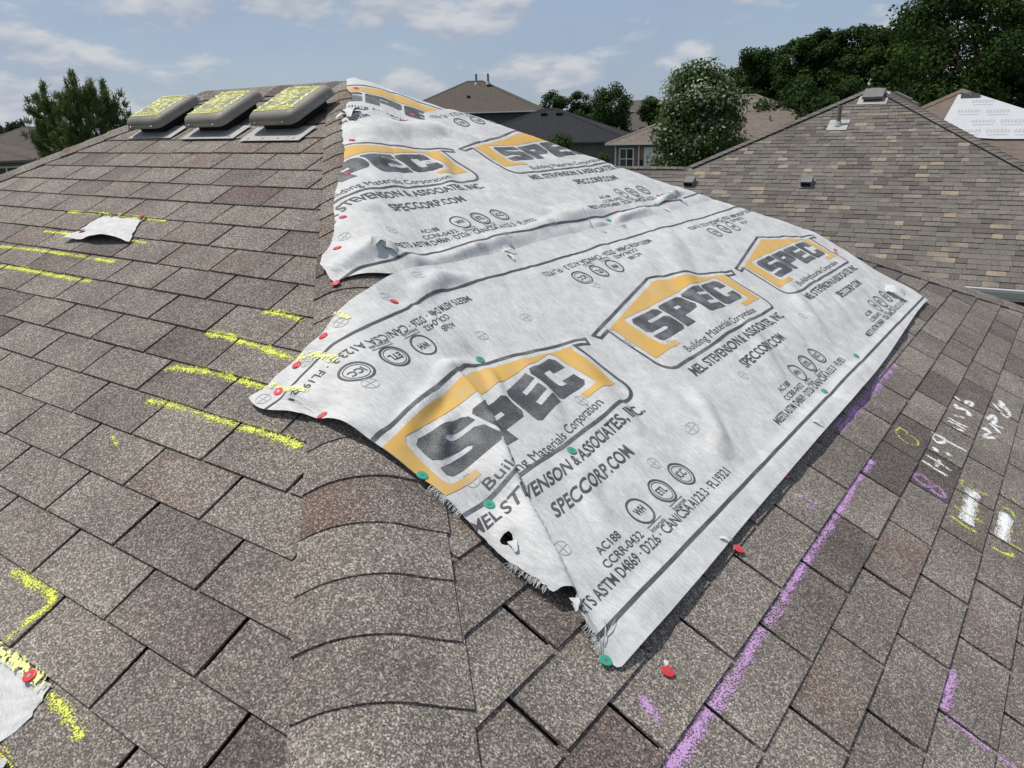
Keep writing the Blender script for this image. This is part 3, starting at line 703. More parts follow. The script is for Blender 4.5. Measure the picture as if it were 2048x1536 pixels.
for mk in MARKS: ink_mesh('nailing_mark', marks([mk]), g_low, W_low, M_MARK, lower, ident)
upper = sheet_mesh('underlayment_sheet', g_up, W_up, (-1.55, 1.75, .36, 1.53))
tag(upper, 'middle printed grey sheet pinned with red caps along its cut hip edge', 'roof sheet', 'printed underlayment sheets over the hip')
print_all(upper, g_up, W_up, (-.70, .52), .282)
ink_mesh('border_line', longline(1.417, -1.6, 1.8, .010), g_up, W_up, M_INKL, upper, ident)
for mk in A((955, 500), (1010, 480), (1100, 455), (780, 470), (690, 480), (860, 330)): ink_mesh('nailing_mark', marks([mk]), g_up, W_up, M_MARK, upper, ident)
top = sheet_mesh('underlayment_sheet', g_top, W_top, (-.45, .60, .0, .50))
tag(top, 'small topmost printed grey sheet wrapped over the roof peak', 'roof sheet', 'printed underlayment sheets over the hip')
tmap = lambda c: (lambda p: tuple(np.array(d2)*(c+p[0])+np.array(h2)*(p[1]-.275)))
print_all(top, g_top, W_top, (.22,), 0, tmap)

# torn shreds standing on the sheets
def shred(px, wfun, L_, wd, ang, hgt, parent, seed):
    r = random.Random(seed); a0, b0 = px2ab(px); n = 7; V = []; Fc = []; U = []
    for i in range(n+1):
        t = i/n; x = L_*(t-.2); 
        for j in range(4):
            s = (j/3-.5)*wd*(1-.75*t)*(1+.2*r.uniform(-1, 1)); a = a0+x*math.cos(ang)-s*math.sin(ang); b = b0+x*math.sin(ang)+s*math.cos(ang)
            z = float(wfun(np.array(a), np.array(b)))+.002+hgt*math.sin(t*math.pi*.8)+r.uniform(-.1, .1)*hgt+(.3*hgt if j == 0 else 0)
            V.append(SHEET(np.array(a), np.array(b), np.array(z))); U.append((a, b))
    for i in range(n):
        for j in range(3): Fc.append((i*4+j, i*4+j+1, i*4+j+5, i*4+j+4))
    me = mesh_np('torn_flap', V, Fc, M_FAB, True); uv = me.uv_layers.new(name='UVMap')
    for lp in me.loops: uv.data[lp.index].uv = U[lp.vertex_index]
    link('torn_flap', me, parent)
for i, (px, par, wf, L_, wd, an, hg) in enumerate([((700, 228), upper, W_top, .13, .07, 2.3, .03), ((692, 235), upper, W_up, .07, .05, 2.9, .01), ((748, 505), upper, W_up, .06, .035, 2.6, .012), ((768, 512), upper, W_up, .05, .03, 1.2, .010),
        ((1005, 505), upper, W_up, .06, .03, .4, .02), ((1015, 515), upper, W_up, .05, .02, 2.0, .015), ((1178, 450), upper, W_up, .10, .008, -1.2, .012), ((1195, 466), upper, W_up, .05, .012, .8, .012),
        ((1240, 458), upper, W_up, .05, .02, .2, .012), ((1345, 395), upper, W_up, .06, .03, .5, .016), ((1360, 402), upper, W_up, .05, .02, 1.6, .012), ((1332, 420), upper, W_up, .05, .012, 1.9, .01),
        ((1775, 585), lower, W_low, .10, .10, 1.3, .03), ((1205, 1285), lower, W_low, .06, .006, -.6, .006), ((1212, 1270), lower, W_low, .05, .006, -.2, .006), ((1200, 1300), lower, W_low, .05, .006, -1.0, .005),
        ((1018, 1100), lower, W_low, .03, .02, 2.2, .006), ((1138, 1220), lower, W_low, .03, .02, 2.4, .006), ((1440, 1082), lower, W_low, .03, .012, 1.2, .008), ((1622, 855), lower, W_low, .035, .015, 1.4, .01)]):
    shred(px, wf, L_, wd, an, hg, par, i)

# loose threads along the torn edge of the lower sheet
def fray():
    r = random.Random(5); V, Fc, U = [], [], []
    bs = [r.uniform(2.12, 2.67) for _ in range(520)]
    for b in bs:
        if noise2(np.array(b*9.), np.array(0.), 17) < .42: continue
        lo, hi = -1.9, -1.5
        for _ in range(24):
            m = (lo+hi)/2
            if float(g_low(np.array(m), np.array(b))) > 0: hi = m
            else: lo = m
        n = 3; an = r.uniform(-.5, .5); l = r.uniform(.005, .017); i0 = len(V)
        for k in range(n+1):
            t = k/n; a = hi+.003-l*t; bb = b+math.sin(an)*l*t+.002*math.sin(3*t+an*9); w = .0006*(1-.5*t)
            z = float(W_low(np.array(hi), np.array(b)))*(1-.35*t)+.001
            for sg in (-1, 1): V.append(SHEET(np.array(a), np.array(bb+sg*w), np.array(z))); U.append((a, bb))
        for k in range(n): Fc.append((i0+2*k, i0+2*k+1, i0+2*k+3, i0+2*k+2))
    me = mesh_np('frayed_thread', V, Fc, M_FAB); uv = me.uv_layers.new(name='UVMap')
    for lp in me.loops: uv.data[lp.index].uv = U[lp.vertex_index]
    tag(link('frayed_thread', me, lower), kind='stuff')
fray()

# ------------------------------------------------------------------ cap nails
def disc_mesh(name, r, t, mat, n=20):
    m = MB(); rings = [(r*.96, -.0005), (r, t*.35), (r*.97, t*.8), (r*.88, t), (r*.32, t*.92), (r*.25, t*.75)]
    V = [(q*math.cos(2*math.pi*k/n), q*math.sin(2*math.pi*k/n), z) for q, z in rings for k in range(n)]
    Fc = [(i*n+k, i*n+(k+1) % n, (i+1)*n+(k+1) % n, (i+1)*n+k) for i in range(len(rings)-1) for k in range(n)]
    Fc += [tuple(range(n))[::-1], tuple(range((len(rings)-1)*n, len(rings)*n))]
    return mesh_np(name, V, Fc, mat, False)
def nail_head():
    n = 12; V = [(.0040*math.cos(2*math.pi*k/n), .0040*math.sin(2*math.pi*k/n), z) for z in (.001, .0026) for k in range(n)]
    V += [(.0015*math.cos(2*math.pi*k/n), .0015*math.sin(2*math.pi*k/n), -.012) for k in range(n)]
    return mesh_np('nail', V, [tuple(range(n, 2*n))]+[(k, (k+1) % n, n+(k+1) % n, n+k) for k in range(n)]+[(2*n+k, 2*n+(k+1) % n, (k+1) % n, k) for k in range(n)], M_STEEL)
CAPM = {'red': disc_mesh('cap', .0132, .0024, M_RED), 'green': disc_mesh('cap', .0132, .0024, M_GREEN)}; NH = nail_head()
def frame_at(P, n):
    z = Vector(n).normalized(); x = Vector((0, 0, 1)).cross(z)
    x = x.normalized() if x.length > 1e-3 else Vector((1, 0, 0)); y = z.cross(x)
    return Matrix(((x.x, y.x, z.x, P[0]), (x.y, y.y, z.y, P[1]), (x.z, y.z, z.z, P[2]), (0, 0, 0, 1)))
def cap_nail(colour, P, n, label, group, tilt=.06):
    M = frame_at(P, n) @ Matrix.Rotation(random.uniform(-tilt, tilt), 4, 'X') @ Matrix.Rotation(random.uniform(-tilt, tilt), 4, 'Y')
    e = bpy.data.objects.new('cap_nail', None); COL.objects.link(e); e.empty_display_size = .02; e.matrix_basis = M; tag(e, label, 'cap nail', group)
    link('cap', CAPM[colour], e, M); link('nail', NH, e, M)
def nail_on(px, wfun, colour, label, group, tilt=.07):
    lift = .012
    for _ in range(4): a, b = px2ab(px, lift); lift = float(wfun(np.array(a), np.array(b)))
    e = .012; ar, br = np.array([a, a+e, a-e, a, a]), np.array([b, b, b, b+e, b-e]); P = SHEET(ar, br, wfun(ar, br))
    n = np.cross(P[1]-P[2], P[3]-P[4]); n = n if n[2] > 0 else -n; n = n/np.linalg.norm(n)
    cap_nail(colour, P[0]+n*.0012, n, label, group, tilt)
for q in ((714, 174), ): nail_on(q, W_top, 'red', 'red plastic cap nail on the sheet wrapped over the roof peak', 'cap nails on the sheets')
nail_on((825, 230), W_top, 'red', 'red plastic cap nail in the dark print of the peak sheet', 'cap nails on the sheets'); nail_on((797, 238), W_up, 'red', 'red plastic cap nail at the top edge of the middle sheet', 'cap nails on the sheets')
for q, l in (((708, 275), 'red plastic cap nail above the printed gold roof of the middle sheet'), ((691, 345), 'red plastic cap nail in the cut-off gold wall print of the middle sheet'), ((684, 433), 'red plastic cap nail over the printed word Building on the middle sheet'),
             ((674, 496), 'red plastic cap nail on bare cloth above the crumpled corner of the middle sheet'), ((671, 566), 'red plastic cap nail at the bottom corner point of the middle sheet')): nail_on(q, W_up, 'red', l, 'cap nails on the sheets')
nail_on((788, 604), W_low, 'red', 'red plastic cap nail in the upper border of the lower sheet', 'cap nails on the sheets')
for q, l in (((647, 673), 'red plastic cap nail on the left flap of the lower sheet, clear of any chalk'), ((594, 731), 'red plastic cap nail beside the yellow chalk stroke crossing onto the lower sheet'), ((558, 784), 'red plastic cap nail smeared with yellow chalk at the tip of the lower sheet')): nail_on(q, W_low, 'red', l, 'cap nails on the sheets')
nail_on((645, 832), W_low, 'red', 'red plastic cap nail at the end of a sharp fold in the lower sheet', 'cap nails on the sheets')
for q, l in (((844, 952), 'green plastic cap nail at the foot of the big printed letter S'), ((978, 1010), 'green plastic cap nail on the logo outline below the word Building')): nail_on(q, W_low, 'green', l, 'cap nails on the sheets')
nail_on((1143, 902), W_low, 'green', 'green plastic cap nail beside the ampersand of the printed company name', 'cap nails on the sheets')
nail_on((960, 720), W_low, 'green', 'green plastic cap nail on the roof line of a gold house print', 'cap nails on the sheets')
nail_on((960, 538), W_up, 'green', 'green plastic cap nail in the overlap of the two printed sheets', 'cap nails on the sheets')
for q, l in (((1217, 441), 'small green cap nail in the sheet overlap, away from any tear'), ((1191, 462), 'small green cap nail at the end of a white thread in the overlap'), ((1312, 410), 'small green cap nail by the dark tear holes near the far hip')): nail_on(q, W_up, 'green', l, 'cap nails on the sheets')
nail_on((1211, 1322), W_low, 'green', 'green cap nail at the bottom corner point of the lower sheet', 'cap nails on the sheets', .3)
for q, l in (((1648, 783), 'green cap nail in the rolled lower edge, beside a frayed tear'), ((1712, 712), 'smaller green cap nail in the rolled lower edge towards the far hip')): nail_on(q, W_low, 'green', l, 'cap nails on the sheets')
def nail_roof(px, side, colour, label, group, up=.0, tilt=.05):
    n = nL if side == 'L' else nR; P = hit(px, n, .006+up); cap_nail(colour, P, n, label, group, tilt)
nail_roof((1336, 1343), 'R', 'red', 'red cap nail alone on the bare shingles beside a short purple dash', 'loose cap nails on the shingles')
nail_roof((1477, 1098), 'R', 'red', 'red cap nail with white shreds left on shingles beside the rolled sheet edge', 'loose cap nails on the shingles', .002, .15)
nail_roof((1571, 951), 'R', 'red', 'red cap nail half shaded by the rolled sheet edge', 'loose cap nails on the shingles')
nail_roof((1671, 500), 'R', 'red', 'tiny red cap nail at the far hip beyond the lower sheet', 'loose cap nails on the shingles', .03)
def scrap(px, n, seed):
    r = random.Random(seed); P = hit(px, n, .0075); M = frame_at(P, n); m = MB(); V, Fc = [], []
    for k in range(6):
        an = r.uniform(.6, 2.6); l = r.uniform(.010, .018); w = .0016; c, s = math.cos(an), math.sin(an); i = len(V)
        V += [(c*.006-s*w, s*.006+c*w, 0), (c*.006+s*w, s*.006-c*w, 0), (c*l+s*w*.4, s*l-c*w*.4, r.uniform(.001, .006)), (c*l-s*w*.4, s*l+c*w*.4, r.uniform(.001, .006))]; Fc.append((i, i+1, i+2, i+3))
    me = mesh_np('torn_scrap', V, Fc, simple('shred_white', (.75, .75, .74), .7)); me.uv_layers.new(name='UVMap')
    return link('torn_scrap', me, None, M)
tag(scrap((1336, 1338), nR, 1), 'white fabric shreds under the lone red nail by a purple dash', 'fabric shred', 'fabric shreds left under nails')
tag(scrap((1477, 1098), nR, 2), 'white fabric shreds under the red nail beside the rolled sheet edge', 'fabric shred', 'fabric shreds left under nails')

# ------------------------------------------------------------------ fabric patches on the left slope
def patch(name, corners, bulge, label, nails, seed, line=False):
    """four corners (x, d) on the left slope: top-left, top-right, bottom-right, bottom-left"""
    n = 26; V, U, Fc = [], [], []; c = [np.array(q, float) for q in corners]
    for i in range(n+1):
        for j in range(n+1):
            u, v = i/n, j/n; p = (c[0]*(1-u)+c[1]*u)*(1-v)+(c[3]*(1-u)+c[2]*u)*v
            e = min(u, 1-u, v, 1-v); p = p+np.array([float(wob(np.array(v*3.), .004, 2, seed)), float(wob(np.array(u*3.), .004, 2, seed+1))])*(1 if e == 0 else max(0, 1-e*8))
            z = saw_l(p[1])+.004+bulge(u, v)+.004*float(noise2(np.array(u*7.), np.array(v*7.), seed))
            V.append(EX*p[0]+ed*p[1]+nL*z); U.append((u*.3, v*.3))
    for i in range(n):
        for j in range(n): a = i*(n+1)+j; Fc.append((a, a+1, a+n+2, a+n+1))
    me = mesh_np(name, V, Fc, M_FAB, True); uv = me.uv_layers.new(name='UVMap')
    li = np.zeros(len(me.loops), np.int32); me.loops.foreach_get('vertex_index', li); uv.data.foreach_set('uv', np.array(U, 'f')[li].ravel())
    return tag(link(name, me), label, 'patch', 'fabric patches on the left slope')
def XD(px): P = hit(px, nL, .006); return (P[0], -P[1]/CT)
def bulge1(u, v): return .034*math.exp(-((u-.62)/.30)**2)*sstep(.15, .9, v)*(1-.25*sstep(.8, 1., u))+.018*math.exp(-((u-.05)/.12)**2)*sstep(.5, 1, v)
p1 = patch('fabric_patch', [XD((207, 431)), XD((284, 439)), XD((262, 484)), XD((131, 482))], bulge1, 'small white fabric patch lifting off the shingles below the vents', None, 5)
p2 = patch('fabric_patch', [XD((-120, 1245)), XD((103, 1369)), XD((62, 1432)), XD((-190, 1640))], lambda u, v: .004*math.sin(u*5)*v, 'white fabric patch with one red nail and yellow chalk along its edge', None, 6)
p3 = patch('fabric_patch', [XD((-60, 1462)), XD((20, 1520)), XD((-6, 1560)), XD((-90, 1600))], lambda u, v: .003, 'white fabric corner with yellow chalk beneath the larger nailed patch', None, 8)
for q, l in (((223, 426), 'red cap nail at the top edge of the lifting patch, beside its loose corner'), ((285, 431), 'red cap nail at the upper right corner of the lifting patch'), ((163, 461), 'red cap nail at the lower left corner of the lifting patch')): nail_roof(q, 'L', 'red', l, 'cap nails on the patches', .012, .35)
nail_roof((59, 1352), 'L', 'red', 'red cap nail smeared with yellow chalk on the nailed patch', 'cap nails on the patches', .010)

# ------------------------------------------------------------------ chalk
def chalk(pxs, side, width, mat, parent=house, name='chalk_mark', up=.0012):
    """stroke through pixels, dropped on the shingles' own steps; broken at the slots between tabs"""
    n = nL if side == 'L' else nR
    P = [hit(q, n, .003) for q in pxs]
    Q = np.array([(p[0], -p[1]/CT) if side == 'L' else (p[1], p@eb) for p in P]); pts = [Q[0]]
    for i in range(len(Q)-1):
        k = max(1, int(np.linalg.norm(Q[i+1]-Q[i])/.009))
        for j in range(1, k+1): pts.append(Q[i]+(Q[i+1]-Q[i])*j/k)
    pts = np.array(pts); m = len(pts)
    if m > 12:                                           # soften the corners a little
        s = pts.copy(); s[1:-1] = (pts[:-2]+2*pts[1:-1]+pts[2:])/4; pts = s
    t = np.gradient(pts, axis=0); t /= np.linalg.norm(t, axis=1)[:, None]+1e-9; nn = np.stack([-t[:, 1], t[:, 0]], 1); V, E_, Fc = [], [], []
    K = 5
    for i in range(m):
        wv = width*1.3*(.85+.3*random.random()); js = random.uniform(-.05, .05)*width
        for j in range(K):
            s = (j/(K-1)-.5); x, d = pts[i]+nn[i]*(s*wv+js); z = (saw_l(d) if side == 'L' else saw_r(d))+up
            V.append((EX*x+ed*d+nL*z) if side == 'L' else (EY*x+eb*d+nR*z)); E_.append(abs(s)*2*.8+(.5 if i in (0, m-1) else 0))
    g0 = X0 if side == 'L' else Y0; d_0 = D0 if side == 'L' else E0
    for i in range(m-1):
        for j in range(K-1):
            c = (pts[i]+pts[i+1])/2+nn[i]*((j+.5)/(K-1)-.5)*width; k = math.ceil((c[1]-d_0)/EXPO); off = (.5 if k % 2 == 0 else 0.)
            f = (c[0]-g0)/TABW-off; f = abs(f-round(f))*TABW
            if f < .006: continue
            a = i*K+j; Fc.append((a, a+1, a+K+1, a+K))
    if not Fc: return
    me = mesh_np(name, V, Fc, mat); at_ = me.attributes.new('edge', 'FLOAT', 'POINT'); at_.data.foreach_set('value', np.array(E_, 'f'))
    link(name, me, parent)
def chalk_sheet(pxs, wfun, width, mat, parent):
    P = [px2ab(q, .016) for q in pxs]; pts = [P[0]]
    for i in range(len(P)-1):
        k = max(1, int(np.linalg.norm(P[i+1]-P[i])/.005))
        for j in range(1, k+1): pts.append(P[i]+(P[i+1]-P[i])*j/k)
    pts = np.array(pts); t = np.gradient(pts, axis=0); t /= np.linalg.norm(t, axis=1)[:, None]+1e-9; nn = np.stack([-t[:, 1], t[:, 0]], 1); K = 7; m = len(pts)
    AB = np.array([pts[i]+nn[i]*((j/(K-1)-.5)*width) for i in range(m) for j in range(K)]); V = SHEET(AB[:, 0], AB[:, 1], wfun(AB[:, 0], AB[:, 1])+.0022)
    me = mesh_np('chalk_mark', V, [(i*K+j, i*K+j+1, i*K+K+j+1, i*K+K+j) for i in range(m-1) for j in range(K-1)], mat)
    at_ = me.attributes.new('edge', 'FLOAT', 'POINT'); at_.data.foreach_set('value', np.array([abs(j/(K-1)-.5)*1.6 for i in range(m) for j in range(K)], 'f'))
    link('chalk_mark', me, parent)
for pts, w in [([(136, 423), (215, 428), (333, 441)], .018), ([(88, 462), (128, 466), (152, 469)], .018), ([(256, 480), (275, 482), (294, 485)], .016), ([(0, 492), (60, 498), (150, 510), (230, 523)], .022),
               ([(0, 531), (60, 540), (120, 552), (182, 563)], .024), ([(527, 621), (565, 627), (607, 640)], .022), ([(412, 664), (450, 672), (500, 687), (555, 706), (592, 717)], .026),
               ([(325, 740), (350, 734), (400, 739), (450, 750), (500, 764), (545, 777)], .026), ([(293, 801), (330, 805), (400, 826), (470, 848), (540, 868), (582, 880), (603, 894)], .026),
               ([(648, 640), (665, 638), (676, 637)], .018), ([(222, 868), (230, 878), (236, 893)], .012), ([(22, 1140), (65, 1162), (112, 1192), (90, 1218), (50, 1248), (12, 1284)], .026),
               ([(98, 1384), (128, 1418), (148, 1448), (168, 1476)], .026), ([(-10, 1492), (12, 1512), (28, 1530)], .020), ([(214, 413), (221, 417)], .006), ([(222, 412), (213, 418)], .006)]:
    chalk(pts, 'L', w, M_CY)
for pts, w in [([(596, 716), (620, 714), (650, 721), (676, 730)], .030), ([(540, 770), (570, 778), (600, 790), (622, 796)], .026), ([(672, 638), (684, 638), (697, 645)], .018)]: chalk_sheet(pts, W_low, w, M_CYS, lower)
chalk([(-40, 1283), (20, 1312), (60, 1340), (96, 1372)], 'L', .024, M_CYS, p2, up=.0125)
for pts, w in [([(1335, 1545), (1400, 1450), (1470, 1350), (1530, 1252), (1562, 1205)], .034), ([(1562, 1205), (1600, 1140), (1640, 1080), (1690, 1005), (1720, 955), (1746, 918)], .026), ([(1677, 862), (1712, 820), (1750, 775), (1792, 728)], .034),
               ([(1744, 690), (1768, 663), (1795, 637), (1818, 610)], .026), ([(1276, 1386), (1300, 1418), (1322, 1450)], .024), ([(1908, 1338), (1896, 1382), (1884, 1424)], .030), ([(1884, 1424), (1930, 1460), (1982, 1503)], .032), ([(1988, 1505), (2040, 1545)], .022),
               ([(1594, 994), (1606, 991), (1620, 1001), (1628, 1012), (1616, 1022), (1628, 1030)], .011), ([(1614, 1006), (1616, 1018), (1626, 1032)], .012), ([(1620, 1010), (1638, 1006)], .010),
               ([(1750, 812), (1752, 803), (1760, 806), (1768, 815), (1774, 824)], .014), ([(1832, 684), (1842, 695), (1858, 704)], .010), ([(1828, 690), (1846, 697)], .008), ([(1838, 693), (1850, 690)], .007), ([(1897, 599), (1902, 603), (1906, 604), (1911, 610)], .012),
               ([(1826, 950), (1842, 948), (1858, 962), (1864, 976), (1850, 972), (1832, 958), (1826, 950)], .021), ([(1850, 972), (1874, 972), (1886, 984), (1888, 998), (1872, 988), (1858, 976)], .021)]:
    chalk(pts, 'R', w, M_CP)
for pts, w in [([(1790, 862), (1800, 855), (1812, 863), (1818, 874)], .008), ([(1790, 862), (1800, 876), (1812, 886), (1830, 892)], .008), ([(1806, 870), (1822, 872), (1836, 884), (1834, 893)], .008),
               ([(1922, 964), (1926, 960), (1948, 978), (1976, 993)], .016), ([(1922, 964), (1930, 978), (1944, 983), (1950, 978)], .010), ([(1904, 1008), (1930, 1026), (1970, 1050)], .016), ([(1900, 1030), (1928, 1052), (1956, 1068)], .016), ([(1926, 1001), (1929, 1010)], .016), ([(1953, 1014), (1955, 1026)], .014),
               ([(1996, 1004), (2006, 1014), (2022, 1020), (2030, 1038)], .014), ([(1995, 1010), (2004, 1018)], .02), ([(2022, 992), (2032, 1006)], .009), ([(2003, 980), (2006, 987)], .008), ([(1990, 1074), (2016, 1088), (2042, 1100)], .016), ([(1982, 1092), (2004, 1106), (2026, 1112), (2020, 1100)], .013), ([(1998, 1044), (2002, 1056)], .012), ([(2022, 1058), (2024, 1068)], .016)]:
    chalk(pts, 'R', w, M_CY)
for pts, w in [([(1845, 920), (1870, 938), (1894, 953)], .010), ([(1852, 909), (1880, 927), (1902, 943)], .010), ([(1872, 934), (1880, 921)], .011), ([(1870, 894), (1874, 904)], .014), ([(1894, 905), (1898, 913)], .018), ([(1866, 866), (1864, 874), (1876, 886), (1890, 884), (1889, 876), (1872, 868)], .010), ([(1868, 866), (1900, 886), (1932, 904)], .010),
               ([(1894, 840), (1914, 850), (1934, 862)], .010), ([(1890, 846), (1912, 858), (1926, 862)], .010), ([(1896, 834), (1914, 846), (1936, 856)], .009), ([(1910, 829), (1914, 834)], .020), ([(1922, 832), (1926, 838)], .016), ([(1912, 808), (1912, 816), (1928, 818), (1938, 826), (1936, 832)], .013), ([(1910, 792), (1922, 804), (1940, 814), (1946, 806), (1934, 802), (1930, 808)], .011),
               ([(1962, 862), (1972, 856), (1980, 864), (1966, 874), (1992, 876)], .012), ([(1978, 846), (1990, 856), (2000, 868)], .012), ([(1974, 838), (1988, 830), (1992, 842), (1984, 848), (2008, 858)], .012), ([(1986, 806), (2000, 822), (2016, 838)], .010), ([(1996, 800), (2004, 806), (2002, 816)], .018), ([(2000, 824), (2012, 836), (2020, 830), (2006, 814)], .011), ([(2008, 812), (2020, 826)], .012),
               ([(1946, 980), (1940, 1006), (1932, 1046)], .028), ([(2014, 1028), (2008, 1052), (2004, 1082)], .026)]:
    chalk(pts, 'R', w*1.3, M_CW)

# ------------------------------------------------------------------ box vents near the ridge
def L3(x, d, z): return EX*x+ed*d+nL*z
def vent(x0, x1, d0, d1, fx0, fx1, fd1, label, seed, marked=True, frame=None, group='box vents along the ridge'):
    """low box vent: flange, throat, flared hood with rounded shoulders"""
    ax, dn, n = frame or (EX, ed, nL); T = lambda x, d, z: ax*x+dn*d+n*z
    cx, cd = (x0+x1)/2, (d0+d1)/2; O = T(cx, cd, .004)
    M = Matrix(((ax[0], -dn[0], n[0], O[0]), (ax[1], -dn[1], n[1], O[1]), (ax[2], -dn[2], n[2], O[2]), (0, 0, 0, 1)))
    e = bpy.data.objects.new('roof_vent', None); COL.objects.link(e); e.empty_display_size = .1; e.matrix_basis = M; tag(e, label, 'roof vent', group)
    hw, hd = (x1-x0)/2, (d1-d0)/2
    f = MB(); f.box((fx0-cx, cd-fd1, .0062), (fx1-cx, cd-fd1+.125, .0085)); f.build('flange', M_FLG, e, M=M, bevel=.0008, seg=1)
    th = MB(); th.box((-hw*.72, -hd*.72, .005), (hw*.72, hd*.72, .06)); th.build('throat', M_VENTD, e, M=M, bevel=.01)
    # hood: rows of rounded rectangles
    prof = [(-.012, .056, 1.0), (-.004, .050, 1.0), (.003, .050, 1.0), (.003, .053, 1.0), (-.002, .057, 1.0), (-.004, .070, 1.0), (-.008, .082, 1.0), (-.016, .091, 1.0), (-.030, .0975, 1.0), (-.045, .100, 1.0)]
    seg = 6; V, Fc = [], []; per = 4*(seg+1)
    for off, z, _ in prof:
        r0 = .034; w_, d_ = hw+off, hd+off; r = max(.012, r0+off*.4)
        for c, (sx, sy, a0) in enumerate(((1, 1, 0), (-1, 1, 90), (-1, -1, 180), (1, -1, 270))):
            for k in range(seg+1):
                a = math.radians(a0+90*k/seg); V.append((sx*(w_-r)+r*math.cos(a), sy*(d_-r)+r*math.sin(a), z))
    for i in range(len(prof)-1):
        for k in range(per): Fc.append((i*per+k, i*per+(k+1) % per, (i+1)*per+(k+1) % per, (i+1)*per+k))
    Fc.append(tuple(range((len(prof)-1)*per, len(prof)*per))); Fc.append(tuple(range(per))[::-1])
    me = mesh_np('hood', V, Fc, M_VENT, True); hood = link('hood', me, e, M)
    b = MB()
    for s in (-1, 1): b.tube([(s*.01-hw*.5*0, -hd*.55, .1000), (s*.01+s*hw*.0, hd*.55, .1000)], [.0016, .0016], 6)
    for sx, sy in ((-.6, -1), (.6, -1), (1, -.5), (1, .5)):
        p = (sx*hw if abs(sx) < 1 else hw+.003, sy*hd-.003 if abs(sy) == 1 else sy*hd, .062)
        b.tube([p, (p[0]+(.004 if abs(sx) == 1 else 0), p[1]-(.004 if abs(sy) == 1 else 0), p[2])], [.0035, .0035], 8)
    b.build('screw', M_STEEL, hood, M=M)
    for k in range(4): t = MB(); xx = fx0-cx+.05+k*(fx1-fx0-.1)/3; t.tube([(xx, cd-fd1+.018, .008), (xx, cd-fd1+.018, .0105)], [.006, .006], 8); t.build('flange_nail', M_STEEL, e, M=M)
    if marked:
        r = random.Random(seed); V, Fc, Eg = [], [], []
        def st(pts, w):
            i0 = len(V); P = np.array(pts); t_ = np.gradient(P, axis=0); t_ /= np.linalg.norm(t_, axis=1)[:, None]+1e-9
            for p, tt in zip(P, t_):
                for j in range(3): s = (j-1)*w/2; V.append((p[0]-tt[1]*s, p[1]+tt[0]*s, .1011)); Eg.append(abs(j-1)*.5)
            for k in range(len(P)-1):
                for j in range(2): a = i0+k*3+j; Fc.append((a, a+1, a+4, a+3))
        W_, D_ = hw-.040, hd-.040
        def zig(xa, xb, ya, yb, n, w):
            pts = []
            for k in range(n): f = k/(n-1); pts.append((xa+(xb-xa)*(k % 2)+r.uniform(-.006, .006), ya+(yb-ya)*f+r.uniform(-.004, .004)))
            pts2 = []
            for i in range(len(pts)-1):
                for j in range(5): t = j/5; pts2.append((pts[i][0]*(1-t)+pts[i+1][0]*t, pts[i][1]*(1-t)+pts[i+1][1]*t))
            st(pts2, w)
        zig(-W_, W_, -D_, -D_+.035, 7, .015); zig(-W_, W_, D_-.03, D_, 7, .015); zig(-W_, -W_+.03, -D_, D_, 13, .015); zig(W_-.03, W_, -D_, D_, 13, .015)
        zig(-W_*.2, W_*.5, -D_*.6, D_*.8, 11, .012); zig(-W_*.9, W_*.1, -D_*.2, D_*.7, 9, .012)
        for sgn in (-1, 1): st([(-sgn*W_*.8+sgn*W_*1.6*k/14, -D_*.85+D_*1.7*k/14) for k in range(15)], .011)
        me = mesh_np('chalk_scribble', V, Fc, M_CYS); a_ = me.attributes.new('edge', 'FLOAT', 'POINT'); a_.data.foreach_set('value', np.array(Eg, 'f'))
        link('chalk_scribble', me, hood, M)
    return e
vent(-1.165, -.850, .255, .555, -1.167, -.777, .575, 'grey box vent scribbled with yellow chalk, beside the left hip end', 1)
vent(-.650, -.335, .255, .555, -.669, -.254, .59, 'grey box vent scribbled with yellow chalk, middle one of three', 2)
vent(-.150, .165, .255, .555, -.182, .227, .615, 'grey box vent scribbled with yellow chalk, beside the sheet at the peak', 3)
# one more on the far slope, showing over the hip
vent(.02, .30, .36, .64, .0, .34, .70, 'plain grey box vent on the far slope behind the printed sheet', 4, False, (np.array([-1., 0, 0]), np.array([0, CT, -ST]), nF))

# ------------------------------------------------------------------ neighbour's roof
PSI = math.radians(4.); NX = np.array([math.cos(PSI), math.sin(PSI), 0]); NY = np.array([-math.sin(PSI), math.cos(PSI), 0]); NE = np.array([1.387, 10.8813, -2.80]); NS = .5
def NP(x, y, z=None, lift=0.): p = NE+NX*x+NY*y; p[2] = (-2.8+NS*y if z is None else z)+lift; return p
M_GUT = simple('white_gutter', (.78, .78, .77), .4, var=.06, scale=3); M_WALLN = siding_mat('dark_grey_siding', (.105, .100, .095)); M_SOF = simple('soffit_grey', (.30, .29, .28), .7)
M_TRIM = simple('white_trim', (.80, .80, .78), .5, var=.05); M_GLASS = glass_mat(); M_PIPE = simple('vent_pipe_grey', (.16, .155, .145), .5, var=.15, scale=10)
nb = empty('house', NP(-4, 8, GROUND), 'neighbouring house with grey brown hip roof of mixed tan shingles and white gutter', 'house')
